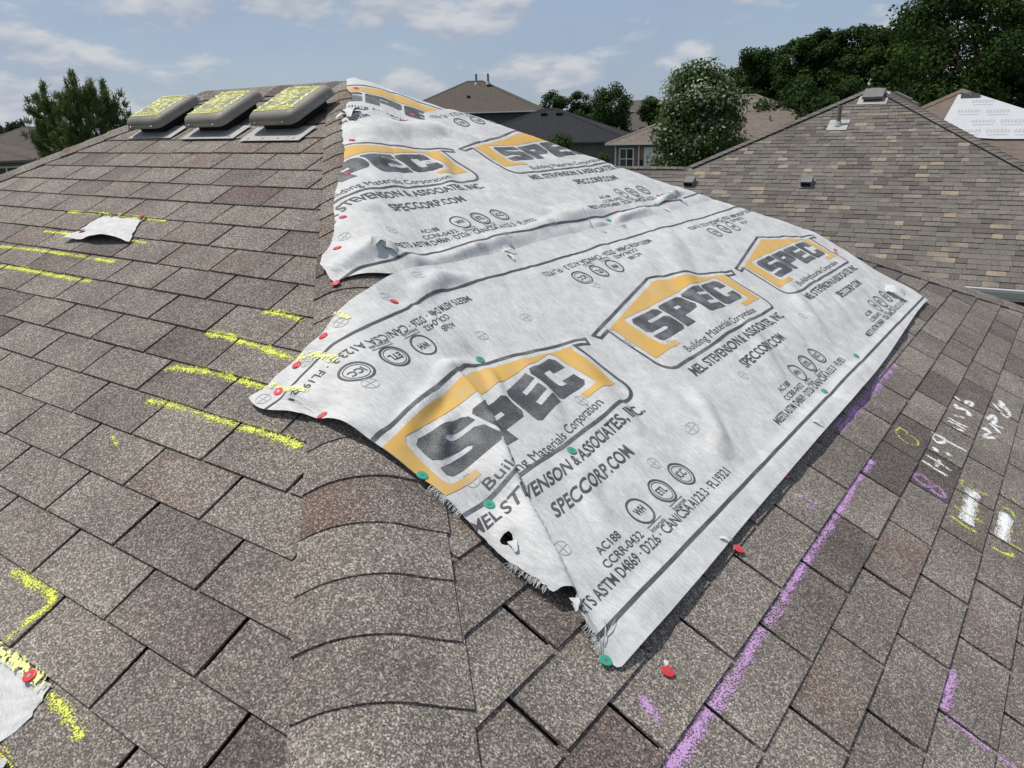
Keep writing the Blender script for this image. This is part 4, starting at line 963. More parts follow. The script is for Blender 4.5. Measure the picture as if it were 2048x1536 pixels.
def neighbour():
    PK, BK = (-2.2, 6.2), (-2.2, 12.4); zt = lambda y: -2.8+NS*y
    zpk = zt(6.2)
    n_f = np.array(-NS*NY+EZ); n_f /= np.linalg.norm(n_f)
    m = MB(); q = lambda x, y, z: NP(x, y, z-.02)
    zr_ = lambda x, y: -.565*x-.066*y-.534                # right slope, turned a little away from the front
    V = [q(-14.05, 0, -2.8), q(4.0, 0, -2.8), q(PK[0], PK[1], zpk), q(-5.3, 3.1, zt(3.1)), q(-10.95, 3.1, zt(3.1)), q(-14.05, 6.2, -2.8), q(-8.4, 6.2, -2.8), q(BK[0], BK[1], zr_(*BK)), q(4.0, 18.6, zr_(4.0, 18.6)), q(-8.4, 18.6, -2.8)]
    m.add(V, [(0, 1, 2, 3, 4), (1, 8, 7, 2), (2, 7, 9, 6, 3), (4, 3, 6, 5), (0, 4, 5), (7, 8, 9)]); m.build('roof_deck', far_roof_mat('neighbour_far_shingle', (.165, .150, .132), (.12, .108, .098)), nb)
    w = MB(); M = Matrix(((NX[0], NY[0], 0, NE[0]), (NX[1], NY[1], 0, NE[1]), (0, 0, 1, 0), (0, 0, 0, 1)))
    w.box((-8.0, .45, GROUND), (3.6, 18.2, -2.86), M); w.build('wall', M_WALLN, nb)
    w = MB(); w.box((-13.6, .46, GROUND), (-8.02, 5.8, -2.86), M); w.build('wall', M_WALLN, nb)
    s = MB(); s.box((-14.0, .02, -2.95), (3.97, .452, -2.90), M); s.build('soffit', M_SOF, nb)
    s = MB(); s.box((-14.0, -.005, -2.98), (4.0, .018, -2.80), M); s.build('fascia', M_TRIM, nb)
    g = MB(); prof = [(-.005, -2.80), (-.006, -2.925), (-.06, -2.93), (-.085, -2.89), (-.12, -2.84), (-.125, -2.795), (-.115, -2.793), (-.105, -2.84), (-.07, -2.90), (-.02, -2.905), (-.016, -2.80)]
    pts = [(NE+NX*-14.1+NY*y)*[1, 1, 0]+EZ*z for y, z in prof]; g.slab(pts, NX*18.2); g.build('gutter', M_GUT, nb)
    # laminated shingle pieces in courses
    ex = .143; cosn = 1/math.sqrt(1+NS*NS); up = (NY+NS*EZ)*cosn; pieces = []
    for k in range(int(6.93/ex)):
        s0 = k*ex; y0 = s0*cosn; yc = y0+.5*ex*cosn
        xl = -14.0+yc if yc < 3.1 else -5.3+(yc-3.1); xr = 4.0-yc
        xl += .02; xr -= .02; x = xl+random.uniform(0, .1)-.1
        while x < xr:
            wd = random.choice((.14, .17, .20, .24, .28, .32)); a, b = max(x, xl), min(x+wd, xr)
            if b-a > .03: pieces.append((k, a, b, s0, random.random() < .5))
            x += wd
    def quad(pc):
        k, a, b, s0, thick = pc; h1 = .016 if thick else .008
        o = NP(0, 0)
        P = lambda x, s, z: NE+NX*x+up*s+n_f*z
        t0, t1 = h1, .0015; g = .0015
        top = [P(a+g, s0, t0), P(b-g, s0, t0), P(b-g-(.012 if thick else 0), s0+ex+.02, t1), P(a+g+(.012 if thick else 0), s0+ex+.02, t1)]
        bot = [P(a+g, s0, -.004), P(b-g, s0, -.004), P(b-g, s0+ex+.02, -.004), P(a+g, s0+ex+.02, -.004)]
        return top+bot, [(0, 1, 2, 3), (7, 6, 5, 4), (0, 4, 5, 1), (1, 5, 6, 2), (2, 6, 7, 3), (3, 7, 4, 0)]
    def tn():
        r = random.random(); 
        return (random.gauss(-.15, .12), 1.6, random.random()*2) if r < .17 else (random.gauss(.62, .15), 0., random.random()*2) if r < .34 else (random.gauss(.10, .10), random.random()*.06, random.random()*2)
    def far_hidden(P):                                   # behind our own roof and sheets
        xy, z = proj(P); c = xy.mean(0)
        if c[0] < 0 or c[0] > 2048 or c[1] < 0: return True
        t = (c[0]-1264)/(1942-1264); return c[1] > 341+t*(571-341)
    sc = []
    for pc in pieces:
        V, Fc = quad(pc); P = np.array(V[:4]); xy, z = proj(P)
        sc.append(0 if far_hidden(P) else .5*abs(np.sum(xy[:, 0]*np.roll(xy[:, 1], -1)-xy[:, 1]*np.roll(xy[:, 0], -1))))
    order = sorted(range(len(pieces)), key=lambda i: -sc[i]); ch = set(order[:296]); SV, SF, STi = [], [], []
    for i, pc in enumerate(pieces):
        V, Fc = quad(pc); t = tn()
        if i in ch:
            o = link('shingle', mesh_np('shingle', V, Fc, M_NB), nb); o.color = (t[0], t[1], t[2], 1)
        else:
            n = len(SV); SV += [tuple(v) for v in V]; SF += [tuple(j+n for j in f) for f in Fc]; STi += [t]*6
    me = mesh_np('shingle_field', SV, SF, M_NB); a_ = me.attributes.new('tint', 'FLOAT_COLOR', 'FACE'); a_.data.foreach_set('color', np.array([(a, b, c, 1) for a, b, c in STi], 'f').ravel())
    o = link('shingle_field', me, nb); o.color = (0, 0, 0, 1); tag(o, kind='stuff')
    # caps on hips and wing ridge
    def capline(p, r, wdt=.15, step=.15):
        p, r = np.array(p), np.array(r); d = r-p; Ln = np.linalg.norm(d); d /= Ln; side = np.cross(d, EZ); side /= np.linalg.norm(side); nn = np.cross(side, d)
        dz = .22 if abs(d[2]) > .05 else .42
        for i in range(int(Ln/step)):
            a0, a1 = p+d*i*step, p+d*(i*step+step+.04); V = []
            for c, lf in ((a0, .034), (a1, .020)):
                for s in (-1, -.35, .35, 1): V.append(c+side*s*wdt-EZ*(abs(s)*wdt*dz)+EZ*(lf+(.0 if abs(s) == 1 else -.004)))
            V += [v-EZ*.03 for v in V[:4]]
            o = link('hip_cap', mesh_np('hip_cap', V, [(0, 1, 5, 4), (1, 2, 6, 5), (2, 3, 7, 6), (8, 9, 1, 0), (9, 10, 2, 1), (10, 11, 3, 2)], M_NB), nb); t = tn(); o.color = (t[0]+.1, t[1]*.0, t[2], 1)
    capline(NP(-5.3, 3.1), NP(-2.2, 6.2)); capline(NP(4., 0), NP(-2.2, 6.2)); capline(NP(-10.95, 3.1), NP(-5.3, 3.1)); capline(NP(-14.05, 0), NP(-10.95, 3.1))
    # vents and pipes
    def bvent(x, y, w, d, h, name='roof_vent', nrm=None):
        O = NP(x, y); N_ = n_f if nrm is None else nrm[1]; U_ = up if nrm is None else nrm[0]; X_ = np.cross(U_, N_)
        if nrm is not None: O = nrm[2]
        Mx = Matrix(((X_[0], U_[0], N_[0], O[0]), (X_[1], U_[1], N_[1], O[1]), (X_[2], U_[2], N_[2], O[2]), (0, 0, 0, 1)))
        m = MB(); m.box((-w*.7, -d*.8, .012), (w*.7, d*.6, .020)); r = m.build(name, M_FLG, nb, M=Mx)
        m = MB(); m.box((-w*.4, -d*.4, .02), (w*.4, d*.4, h*.6)); m.build('throat', M_VENTD, r, M=Mx)
        m = MB(); m.box((-w/2, -d/2, h*.45), (w/2, d/2, h)); m.build('hood', M_PIPE, r, M=Mx, bevel=.015)
    bvent(-2.15, 5.72, .42, .40, .13)
    rup = (-NX+NS*EZ)*cosn; rn = np.array(NS*NX+EZ); rn /= np.linalg.norm(rn)
    for yy in (7.3, 8.7): bvent(0, 0, .42, .40, .14, nrm=(rup, rn, NP(-1.80, yy, zr_(-1.80, yy))))
    def sq(x, y):
        O = NP(x, y); X_ = NX; Mx = Matrix(((X_[0], up[0], n_f[0], O[0]), (X_[1], up[1], n_f[1], O[1]), (X_[2], up[2], n_f[2], O[2]), (0, 0, 0, 1)))
        m = MB(); m.box((-.13, -.16, .012), (.13, .16, .02)); r = m.build('exhaust_vent', M_PIPE, nb, M=Mx)
        m = MB(); m.box((-.10, -.11, .10), (.10, .12, .125)); m.box((-.10, .10, .02), (.10, .12, .10)); m.box((-.10, -.11, .02), (-.085, .10, .10)); m.box((.085, -.11, .02), (.10, .10, .10)); m.build('hood', M_PIPE, r, M=Mx)
        m = MB(); m.box((-.084, -.08, .021), (.084, -.075, .099)); m.build('opening', M_VENTD, r, M=Mx)  # black plate painted as the shade inside the hood
    sq(-5.05, 2.47); sq(-2.72, 2.54)
    b0 = NP(-2.63, 4.62); m = MB(); m.tube([b0-EZ*.05, b0+EZ*.42], [.045, .045], 12); r = m.build('vent_pipe', M_PIPE, nb)
    m = MB(); m.tube([b0+EZ*.0, b0+EZ*.10], [.09, .05], 12); m.slab([NP(-2.63+a, 4.62+b, None, .02) for a, b in ((-.2, -.2), (.2, -.2), (.2, .2), (-.2, .2))], EZ*.006); m.build('pipe_boot', M_FLG, r)
neighbour()

# ------------------------------------------------------------------ houses farther off
M_BRICK = brick_mat()
def rotz(ang, p): c, s = math.cos(ang), math.sin(ang); return np.array([c*p[0]-s*p[1], s*p[0]+c*p[1], p[2]])
def hip_house(loc, ang, w, d, ze, zr, rlen, label, wallm, roofm, group=None, over=.45, zg=GROUND, trim=None, ridge_dir='x'):
    """hip-roofed house; loc = plan centre, w along local x, d along local y, ze eave height, zr ridge height, rlen ridge length"""
    e = empty('house', (loc[0], loc[1], zg), label, 'house', group); T = lambda x, y, z: np.array([loc[0], loc[1], 0])+rotz(ang, (x, y, z))
    Mx = Matrix.Translation((loc[0], loc[1], 0)) @ Matrix.Rotation(ang, 4, 'Z')
    m = MB(); m.box((-w/2+over, -d/2+over, zg), (w/2-over, d/2-over, ze)); wl = m.build('wall', wallm, e, M=Mx)
    r0, r1 = ((-rlen/2, 0), (rlen/2, 0)) if ridge_dir == 'x' else ((0, -rlen/2), (0, rlen/2))
    m = MB(); V = [(-w/2, -d/2, ze), (w/2, -d/2, ze), (w/2, d/2, ze), (-w/2, d/2, ze), (r0[0], r0[1], zr), (r1[0], r1[1], zr)]; V = V+[(x, y, ze-.12) for x, y, z in V[:4]]
    Fc = [(0, 1, 5, 4), (1, 2, 5), (2, 3, 4, 5), (3, 0, 4)] if ridge_dir == 'x' else [(0, 1, 4), (1, 2, 5, 4), (2, 3, 5), (3, 0, 4, 5)]
    m.add(V, Fc+[(6, 9, 8, 7)]); rf = m.build('roof', roofm, e, M=Mx)
    m = MB()
    m.box((-w/2-.02, -d/2-.06, ze-.10), (w/2+.02, -d/2-.002, ze+.0)); m.box((-w/2-.02, d/2+.002, ze-.10), (w/2+.02, d/2+.06, ze+.0)); m.box((-w/2-.06, -d/2, ze-.098), (-w/2-.002, d/2, ze-.002)); m.box((w/2+.002, -d/2, ze-.098), (w/2+.06, d/2, ze-.002))
    m.build('fascia', trim or M_TRIM, e, M=Mx)
    # caps along hips and ridge
    for k, (a, b) in enumerate((((-w/2, -d/2), r0), ((w/2, -d/2), r1 if ridge_dir == 'x' else r0), ((w/2, d/2), r1), ((-w/2, d/2), r0 if ridge_dir == 'x' else r1), (r0, r1))):
        m = MB(); za = zr if k == 4 else ze; p, q = np.array([a[0], a[1], za+.0]), np.array([b[0], b[1], zr+.0]); dd = q-p; ln = np.linalg.norm(dd[:2])
        if ln < .05: continue
        s = np.array([-dd[1], dd[0], 0])/ln*.15
        m.add([p+s-EZ*.03, p+EZ*.05, p-s-EZ*.03, q+s-EZ*.03, q+EZ*.05, q-s-EZ*.03], [(0, 1, 4, 3), (1, 2, 5, 4), (0, 2, 1), (3, 4, 5)]); m.build('hip_cap' if k < 4 else 'ridge_cap', roofm, rf, M=Mx)
    return e, Mx, rf
def window(e, Mx, x, z0, w, h, y, cross=True):
    """window in the local front wall at y; frame, panes and bars"""
    m = MB(); f = .07
    m.box((x-w/2, y-.05, z0), (x-w/2+f, y+.03, z0+h)); m.box((x+w/2-f, y-.05, z0), (x+w/2, y+.03, z0+h)); m.box((x-w/2+f, y-.05, z0), (x+w/2-f, y+.03, z0+f)); m.box((x-w/2+f, y-.05, z0+h-f), (x+w/2-f, y+.03, z0+h))
    m.box((x-f*.4, y-.045, z0+f), (x+f*.4, y+.03, z0+h-f))
    if cross: m.box((x-w/2+f, y-.04, z0+h*.48), (x+w/2-f, y+.03, z0+h*.52))
    wd = m.build('window', M_TRIM, e, M=Mx)
    for s in (-1, 1):
        for t in ((0, 1) if cross else (0,)):
            m = MB(); za, zb = (z0+f, z0+h-f) if not cross else (z0+f, z0+h*.48) if t == 0 else (z0+h*.52, z0+h-f)
            xa, xb = (x-w/2+f, x-f*.4) if s < 0 else (x+f*.4, x+w/2-f)
            m.box((xa, y-.02, za), (xb, y-.01, zb)); m.build('pane', M_GLASS, wd, M=Mx)
def pipe(e, Mx, x, y, z, h=.45, r=.05):
    m = MB(); m.tube([(x, y, z-.2), (x, y, z+h)], [r, r], 8); p = m.build('vent_pipe', M_PIPE, e, M=Mx); m = MB(); m.tube([(x, y, z-.1), (x, y, z+.16)], [r*2.6, r*1.3], 8); m.build('pipe_boot', M_FLG, p, M=Mx)
R_BROWN = far_roof_mat('far_brown_shingle', (.112, .095, .080), (.078, .067, .059)); R_BLACK = far_roof_mat('far_black_shingle', (.030, .031, .034), (.020, .021, .023)); R_TAN = far_roof_mat('far_tan_shingle', (.195, .160, .132), (.125, .104, .088))
S_GREY = siding_mat('far_grey_siding', (.125, .120, .115)); S_DARK = siding_mat('far_dark_siding', (.085, .080, .078)); S_TAUPE = siding_mat('far_taupe_siding', (.30, .28, .255)); S_WHITE = siding_mat('far_white_siding', (.55, .55, .54))
def plan(px, D): p = at(px, D); return p[:2]
def ztop(px, D): return at(px, D)[2]
# brick house with white garage door
bl = at((1212, 287), 48); bp = at((1470, 193), 55.5); br = at((1612, 247), 52)
fa = math.radians(13)
def brick_house():
    ze = float(bl[2]); xdir = rotz(fa, (1, 0, 0)); w = 13.6; d = 11.6
    c = bl+xdir*w/2+rotz(fa, (0, 1, 0))*d/2
    e, Mx, rf = hip_house(c[:2], fa, w, d, ze, float(bp[2])-.0, 1.6, 'one-storey red brick house with tan hip roof and white garage door', M_BRICK, R_TAN)
    y = -d/2+.45
    window(e, Mx, -w/2+1.12, ze-1.50, .88, 1.22, y)
    m = MB(); m.box((-w/2+2.15, y-.03, GROUND), (-w/2+7.1, y+.02, ze-.25)); m.build('garage_surround', M_TRIM, e, M=Mx)
    m = MB(); m.box((-w/2+2.35, y-.06, GROUND), (-w/2+6.95, y-.032, ze-.75)); g = m.build('garage_door', M_TRIM, e, M=Mx)
    for r in range(4):
        for k in range(4):
            m = MB(); x0 = -w/2+2.45+k*1.13; z0 = ze-.80-.55*(r+1); m.box((x0, y-.072, z0+.04), (x0+1.03, y-.058, z0+.50)); m.build('panel', M_TRIM, g, M=Mx)
    for xx in (.47, 1.86): m = MB(); m.tube([(-w/2+xx, y-.06, ze-.15), (-w/2+xx, y-.06, GROUND)], [.045, .045], 8); m.build('downspout', M_TRIM, e, M=Mx)
    m = MB(); m.box((-w/2+1.96, y-.12, ze-1.25), (-w/2+2.08, y-.001, ze-.95)); m.build('wall_lamp', M_VENTD, e, M=Mx)
    m = MB(); m.box((-w/2+1.92, y-.02, ze-1.75), (-w/2+2.11, y-.001, ze-1.5)); m.build('house_number_plate', M_TRIM, e, M=Mx)
    pipe(e, Mx, .55, -2.2, ze+(float(bp[2])-ze)*.62); pipe(e, Mx, 2.0, -3.4, ze+(float(bp[2])-ze)*.35)
brick_house()
# black-roofed house
def black_house():
    c = at((1100, 282), 60); ze = float(at((1180, 282), 56)[2]); zr = float(at((1112, 218), 61)[2])
    e, Mx, rf = hip_house(c[:2], math.radians(24), 12.6, 9.5, ze, zr, 1.1, 'grey house with new black hip roof and small white-trimmed gable', S_GREY, R_BLACK, trim=S_DARK)
    # small gable over the entry
    gx, y0 = -2.6, -5.6; m = MB(); zt = ze+.95; m.slab([(gx-1.3, y0, ze-.1), (gx, y0, zt), (gx+1.3, y0, ze-.1)], (0, 3.6, 0)); g = m.build('gable', S_WHITE, e, M=Mx)
    m = MB()
    for s in (-1, 1): m.slab([(gx+s*1.5, y0-.12, ze-.28), (gx, y0-.12, zt+.06), (gx, y0-.12, zt+.22), (gx+s*1.5, y0-.12, ze-.10)], (0, .1, 0))
    m.build('bargeboard', M_TRIM, g, M=Mx)
    m = MB()
    for s in (-1, 1): m.slab([(gx+s*1.5, y0-.01, ze-.14), (gx, y0-.01, zt+.20), (gx, y0-.01, zt+.26), (gx+s*1.5, y0-.01, ze-.08)], (0, 3.7, 0))
    m.build('gable_roof', R_BLACK, g, M=Mx)
    for k in (-.35, .75):
        m = MB(); m.box((k-.2, -1.05, zr-.30), (k+.2, -.65, zr-.02)); m.build('roof_vent', M_PIPE, rf, M=Mx)
black_house()
def two_storey():
    D = 74; ze = float(at((1068, 221), D-4)[2]); zr = float(at((920, 163), D+1)[2]); c = at((952, 220), D+1)
    e, Mx, rf = hip_house(c[:2], math.radians(30), 12.8, 11.0, ze, zr, 1.4, 'two-storey dark grey house with brown hip roof and twin flue pipes', S_DARK, R_BROWN)
    for k in (.4, 1.5): pipe(e, Mx, k-.2, -.55-.35*abs(k-.4), zr-.25, .8, .09)
    m = MB(); m.box((-.3, -3.1, (ze+zr)/2-.25), (-.05, -2.85, (ze+zr)/2+.05)); m.build('exhaust_vent', M_VENTD, rf, M=Mx)
    # lower front wing with white-trimmed gable
    gx, y0, zb = -6.3, -7.5, ze-.9
    m = MB(); m.slab([(gx-2.2, y0, zb), (gx, y0, zb+1.7), (gx+2.2, y0, zb)], (0, 5, 0)); g = m.build('gable', S_DARK, e, M=Mx)
    m = MB()
    for s in (-1, 1): m.slab([(gx+s*2.4, y0-.12, zb-.22), (gx, y0-.12, zb+1.66), (gx, y0-.12, zb+1.9), (gx+s*2.4, y0-.12, zb+.02)], (0, .1, 0))
    m.build('bargeboard', M_TRIM, g, M=Mx)
    m = MB()
    for s in (-1, 1): m.slab([(gx+s*2.4, y0-.01, zb-.03), (gx, y0-.01, zb+1.86), (gx, y0-.01, zb+1.95), (gx+s*2.4, y0-.01, zb+.06)], (0, 5, 0))
    m.build('gable_roof', R_BROWN, g, M=Mx)
    m = MB(); m.box((gx-2.1, y0+.02, GROUND), (gx+2.1, y0+4.9, zb)); m.build('wall', S_DARK, e, M=Mx)
two_storey()
# houses between the far trees
c = at((1292, 215), 105); e, Mx, rf = hip_house(c[:2], math.radians(20), 9, 9, float(at((1260, 222), 100)[2]), float(at((1285, 201), 105)[2]), 3.2, 'far two-storey pale house with brown roof between the trees', S_TAUPE, R_BROWN)
c = at((1285, 240), 92); e, Mx, rf = hip_house(c[:2], math.radians(20), 9, 8, float(at((1260, 259), 88)[2]), float(at((1300, 222), 92)[2]), 1.0, 'far one-storey white house with brown hip roof behind the brick house', S_WHITE, R_BROWN)
# left: house with two windows showing over the hip, another far roof behind it
def left_house():
    z = float(at((30, 322), 40)[2]); zr = float(at((-60, 238), 45)[2]); corner = at((72, 322), 41); ang = math.radians(62)
    w, d = 13., 11.; c = corner-rotz(ang, (1, 0, 0))*w/2+rotz(ang, (0, 1, 0))*d/2
    e, Mx, rf = hip_house(c[:2], ang, w, d, z, zr, 2., 'taupe house with brown hip roof and white-framed windows below the pines', S_TAUPE, R_BROWN, trim=S_GREY)
    for x in (5.3, 3.7, 2.1): window(e, Mx, x, z-1.60, 1.05, 1.35, -d/2+.45, False)
left_house()
c = at((75, 290), 95); hip_house(c[:2], math.radians(50), 12, 11, float(at((70, 300), 92)[2]), float(at((75, 254), 95)[2]), 2., 'far house with greyish brown roof beside the pines', S_TAUPE, R_BROWN)
# house with white underlayment on its front slope
def white_roof_house():
    D = 34.; pk = at((1925, 180), D); zr = float(pk[2]); ang = math.radians(4); fx, fy = rotz(ang, (1, 0, 0)), rotz(ang, (0, 1, 0)); ze = zr-3.1
    c = pk+fy*3.0
    e, Mx, rf = hip_house(c[:2], ang, 12.4, 18.4, ze, zr, 6.0, 'house behind the neighbour with half its brown roof covered in white printed sheet', S_TAUPE, far_roof_mat('far_mixed_shingle', (.185, .142, .115), (.125, .098, .084)), ridge_dir='y')
    nv = np.array([0, -.447, .894]); P = lambda x, t, l: np.array([x, -9.2+t, ze+t*.5])+nv*l
    nw = EZ*.894-fy*.447
    def loc(px): w = hit(px, nw, float(pk@nw)); d = w-c; return float(d@fx), float(d@fy)+9.2
    out = [loc(q_) for q_ in ((1916, 192), (1958, 192), (2052, 222), (2100, 239), (2100, 281), (1990, 281), (1870, 274))]
    sh = MB(); sh.slab([P(x, t, .05) for x, t in out], nv*.008); s = sh.build('white_underlayment', simple('white_sheet', (.47, .48, .49), .6, var=.05, scale=2), e, M=Mx)
    ink = simple('pale_print', (.36, .37, .39), .7, var=.2, scale=30); r = random.Random(3); ins = lambda px: px[0]-24 > 1916-(px[1]-192)*.55 and px[0]+24 < 1958+(px[1]-192)*3.0
    for row in range(4):
        yy = 208+row*20
        for k in range(6):
            xx = 1850+k*58+(row % 2)*29
            if not ins((xx, yy)): continue
            x, t = loc((xx, yy)); m = MB()
            for q_ in range(7): a = x-.34+q_*.10; m.slab([P(a, t, .0605), P(a+.065, t, .0605), P(a+.065, t+.16+.08*r.random(), .0605), P(a, t+.15, .0605)], nv*.002)
            m.slab([P(x-.3, t-.16, .0605), P(x+.3, t-.16, .0605), P(x+.3, t-.11, .0605), P(x-.3, t-.11, .0605)], nv*.002); m.build('printed_mark', ink, s, M=Mx)
    for x in (.15, .45):
        m = MB(); m.box((x-.13, -3.72, zr-.30), (x+.13, -3.42, zr-.13)); m.build('roof_vent', M_PIPE, rf, M=Mx)
white_roof_house()

# ------------------------------------------------------------------ trees
BARK = simple('bark', (.085, .065, .05), .9, var=.35, scale=4, bump=.5, bscale=12)
LEAF = {'dark': leaf_mat('dark_leaf', (.015, .037, .009), (.075, .135, .026)), 'mid': leaf_mat('mid_leaf', (.025, .055, .015), (.085, .140, .040)), 'pale': leaf_mat('pale_backed_leaf', (.040, .088, .018), (.52, .56, .40)), 'pine': leaf_mat('pine_needle', (.062, .105, .034), (.19, .26, .085), .25), 'far': leaf_mat('far_leaf', (.035, .058, .038), (.080, .115, .068))}
def tree(px, D, top_px, width_px, label, leaf='mid', n=9000, size=.20, shape='round', group='trees among the houses', name='deciduous_tree', seed=1, crown_lo=.28, bias=.0, tall=1.0, tb=.25):
    r = np.random.default_rng(seed); base = at((px, 300), D); base = np.array([base[0], base[1], GROUND])
    ztop_ = float(at((px, top_px), D)[2]); Hh = ztop_-GROUND; R = width_px/FPX*D*.5*1.02
    e = empty(name, base, label, 'tree', group)
    m = MB(); tw = .018*Hh+.05
    bend = r.uniform(-.3, .3, 2); ctr = lambda f: base+np.array([bend[0]*f, bend[1]*f, Hh*f])
    m.tube([ctr(f) for f in (0, .06, .2, .4, .6, .8, .95)], [tw*1.35, tw, tw*.85, tw*.62, tw*.42, tw*.22, .02], 9)
    # clump centres through the crown
    nc = max(26, int(n/(300 if leaf == 'dark' and n > 15000 else 190))); C_ = []; lo = crown_lo*Hh; hi = Hh; ch = hi-lo
    def radius(f):
        if shape == 'cone': return R*(1-f)**.75*(.35+.65*min(1, f/.12))+.05
        if shape == 'egg': return R*math.sqrt(max(0, 1-((f-.38)/.62)**2 if f > .38 else 1-((.38-f)/.42)**2))+.05
        return R*math.sqrt(max(0, 1-((f-.5)/.5)**2))**.8+.05
    lob = r.uniform(.72, 1.16, 9)
    while len(C_) < nc:
        f = r.random(); rr = radius(f); an = r.uniform(0, 2*math.pi); k = (an/(2*math.pi)*9) % 9; i0 = int(k); w = lob[i0]*(1-(k-i0))+lob[(i0+1) % 9]*(k-i0)
        q = rr*w*math.sqrt(r.random())**(.7); 
        if r.random() < (rr/R)**1.2+.15: C_.append(ctr(crown_lo+f*(1-crown_lo)*.985)+np.array([q*math.cos(an), q*math.sin(an), 0])+r.normal(0, .05*R, 3)*np.array([1, 1, .6]))
    C_ = np.array(C_); C_[:, 2] = np.minimum(C_[:, 2], ztop_-.1*R*.4)
    for c in C_[r.permutation(len(C_))[:16]]:
        f = np.clip((c[2]-GROUND)/Hh-.12, .1, .9); a = ctr(f*.85); mid = a*.45+c*.55+np.array([0, 0, .12*R]); m.tube([a, mid, c], [tw*.35, tw*.2, .015], 5, False)
    m.build('trunk', BARK, e)
    sg = (.10 if R < 2.4 else 0)+(.155 if shape != 'cone' else .11)*R+.10-(.045*R if leaf == 'dark' and n > 15000 else 0); per = int(n/nc); cen = np.repeat(C_, per, 0); k = len(cen)
    cl = np.repeat(r.normal(0, 1, nc), per)
    off = r.normal(0, 1, (k, 3)); off /= np.linalg.norm(off, axis=1)[:, None]; off *= (sg*1.45*r.random(k)**.45)[:, None]*np.array([1, 1, .72]); P = cen+off
    nr = off/(np.linalg.norm(off, axis=1)[:, None]+1e-6)*.8+(P-ctr(.55))/R*.35+r.normal(0, .55, (k, 3))+np.array([0, 0, .25]); nr /= np.linalg.norm(nr, axis=1)[:, None]
    u = np.cross(nr, r.normal(0, 1, (k, 3))); u /= np.linalg.norm(u, axis=1)[:, None]; v = np.cross(nr, u); s = (size*r.uniform(.55, 1.25, k))[:, None]
    if shape == 'cone' or leaf == 'pine': u, v = u*1.5, v*.5
    Q = np.stack([P-u*s*.5, P+v*s*.34+nr*s*.06, P+u*s*.5, P-v*s*.34-nr*s*.02], 1).reshape(-1, 3)
    me = bpy.data.meshes.new('crown'); me.vertices.add(4*k); me.vertices.foreach_set('co', Q.astype('f').ravel()); me.loops.add(4*k); me.loops.foreach_set('vertex_index', np.arange(4*k, dtype=np.int32))
    me.polygons.add(k); me.polygons.foreach_set('loop_start', np.arange(0, 4*k, 4, dtype=np.int32)); me.materials.append(LEAF[leaf]); me.update(calc_edges=True); me.validate()
    ti = np.clip(tb+.20*cl+r.normal(0, .09, k)+bias*np.clip((P[:, 2]-lo-GROUND)/ch, 0, 1), 0, 1)
    if leaf == 'pale': ti = np.clip(.5*ti+np.where(r.random(k) < .02+.34*np.clip(cl*.5+.5, 0, 1)*np.clip((P[:, 2]-lo-GROUND)/ch*1.5-.25, 0, 1), .75, 0), 0, 1)
    a_ = me.attributes.new('tint', 'FLOAT', 'FACE'); a_.data.foreach_set('value', ti.astype('f'))
    return link('crown', me, e)
tree(1408, 34, 128, 158, 'leafy tree with pale silvery leaf backs beyond the neighbour roof', 'pale', 44000, .145, 'egg', seed=3, tb=.10, crown_lo=.12)
tree(1374, 37, 205, 66, 'lower leafy shoulder tree beside the silvery tree', 'mid', 12000, .16, 'egg', seed=31, crown_lo=.1)
G_ = 'dark trees behind the neighbour roof'
for i, (x, D, t, w, lab, lf, nn) in enumerate([
        (1930, 46, -62, 330, 'tallest dark broadleaf tree, cut off by the top edge', 'dark', 26000), (2075, 50, 30, 260, 'dark broadleaf tree to the side of the tallest tree', 'dark', 15000), (1785, 56, 42, 200, 'rounded dark tree leaning against the tallest tree', 'dark', 14000),
        (1708, 60, 52, 190, 'dark tree with a flat feathery top in the tree row', 'dark', 14000), (1640, 60, 58, 170, 'dark tree with a bushy top in the middle of the row', 'dark', 13000), (1560, 62, 78, 190, 'dark spreading tree near the low end of the tree row', 'dark', 14000),
        (1505, 64, 98, 120, 'slimmer dark tree ending the tree row beside the silvery tree', 'dark', 9000), (1465, 70, 130, 100, 'mid green tree peeping out behind the silvery tree', 'mid', 6000), (1860, 42, 160, 170, 'bushy dark undergrowth tree behind the white sheeted roof', 'dark', 10000), (1640, 52, 160, 260, 'wide low dark tree filling the gap under the tree row', 'dark', 12000)]):
    tree(x, D, t, w, lab, lf, int(nn*2.4), .235 if D > 48 else .20, 'round', G_, seed=40+i, crown_lo=.08, tb=.24)
for i, (x, D, t, w, lab, sh) in enumerate([(1108, 84, 184, 56, 'roundish tree rising behind the black roof ridge', 'egg'), (1160, 86, 186, 50, 'narrow dark tree behind the black roof', 'egg'), (1220, 80, 168, 84, 'taller egg-shaped tree behind the black roof end', 'egg'), (1300, 84, 190, 40, 'slim dark tree in front of the far pale house', 'egg'), (1075, 90, 216, 60, 'low tree behind the two-storey house corner', 'round'), (1190, 92, 222, 90, 'low tree mass between the taller trees behind the black roof', 'round')]):
    tree(x, D, t, w, lab, 'mid' if i != 1 else 'dark', 11000, .22, 'round' if sh == 'egg' else sh, 'trees behind the black roof', seed=70+i, crown_lo=.30, bias=.1)
tree(1112, 47, 262, 66, 'small round tree in front of the black-roofed house', 'mid', 5000, .15, 'round', 'small yard trees', seed=90, crown_lo=.1, bias=.2)
tree(1207, 45, 296, 34, 'small dark conical evergreen beside the brick house', 'dark', 3000, .14, 'cone', 'small yard trees', seed=91, crown_lo=.03)
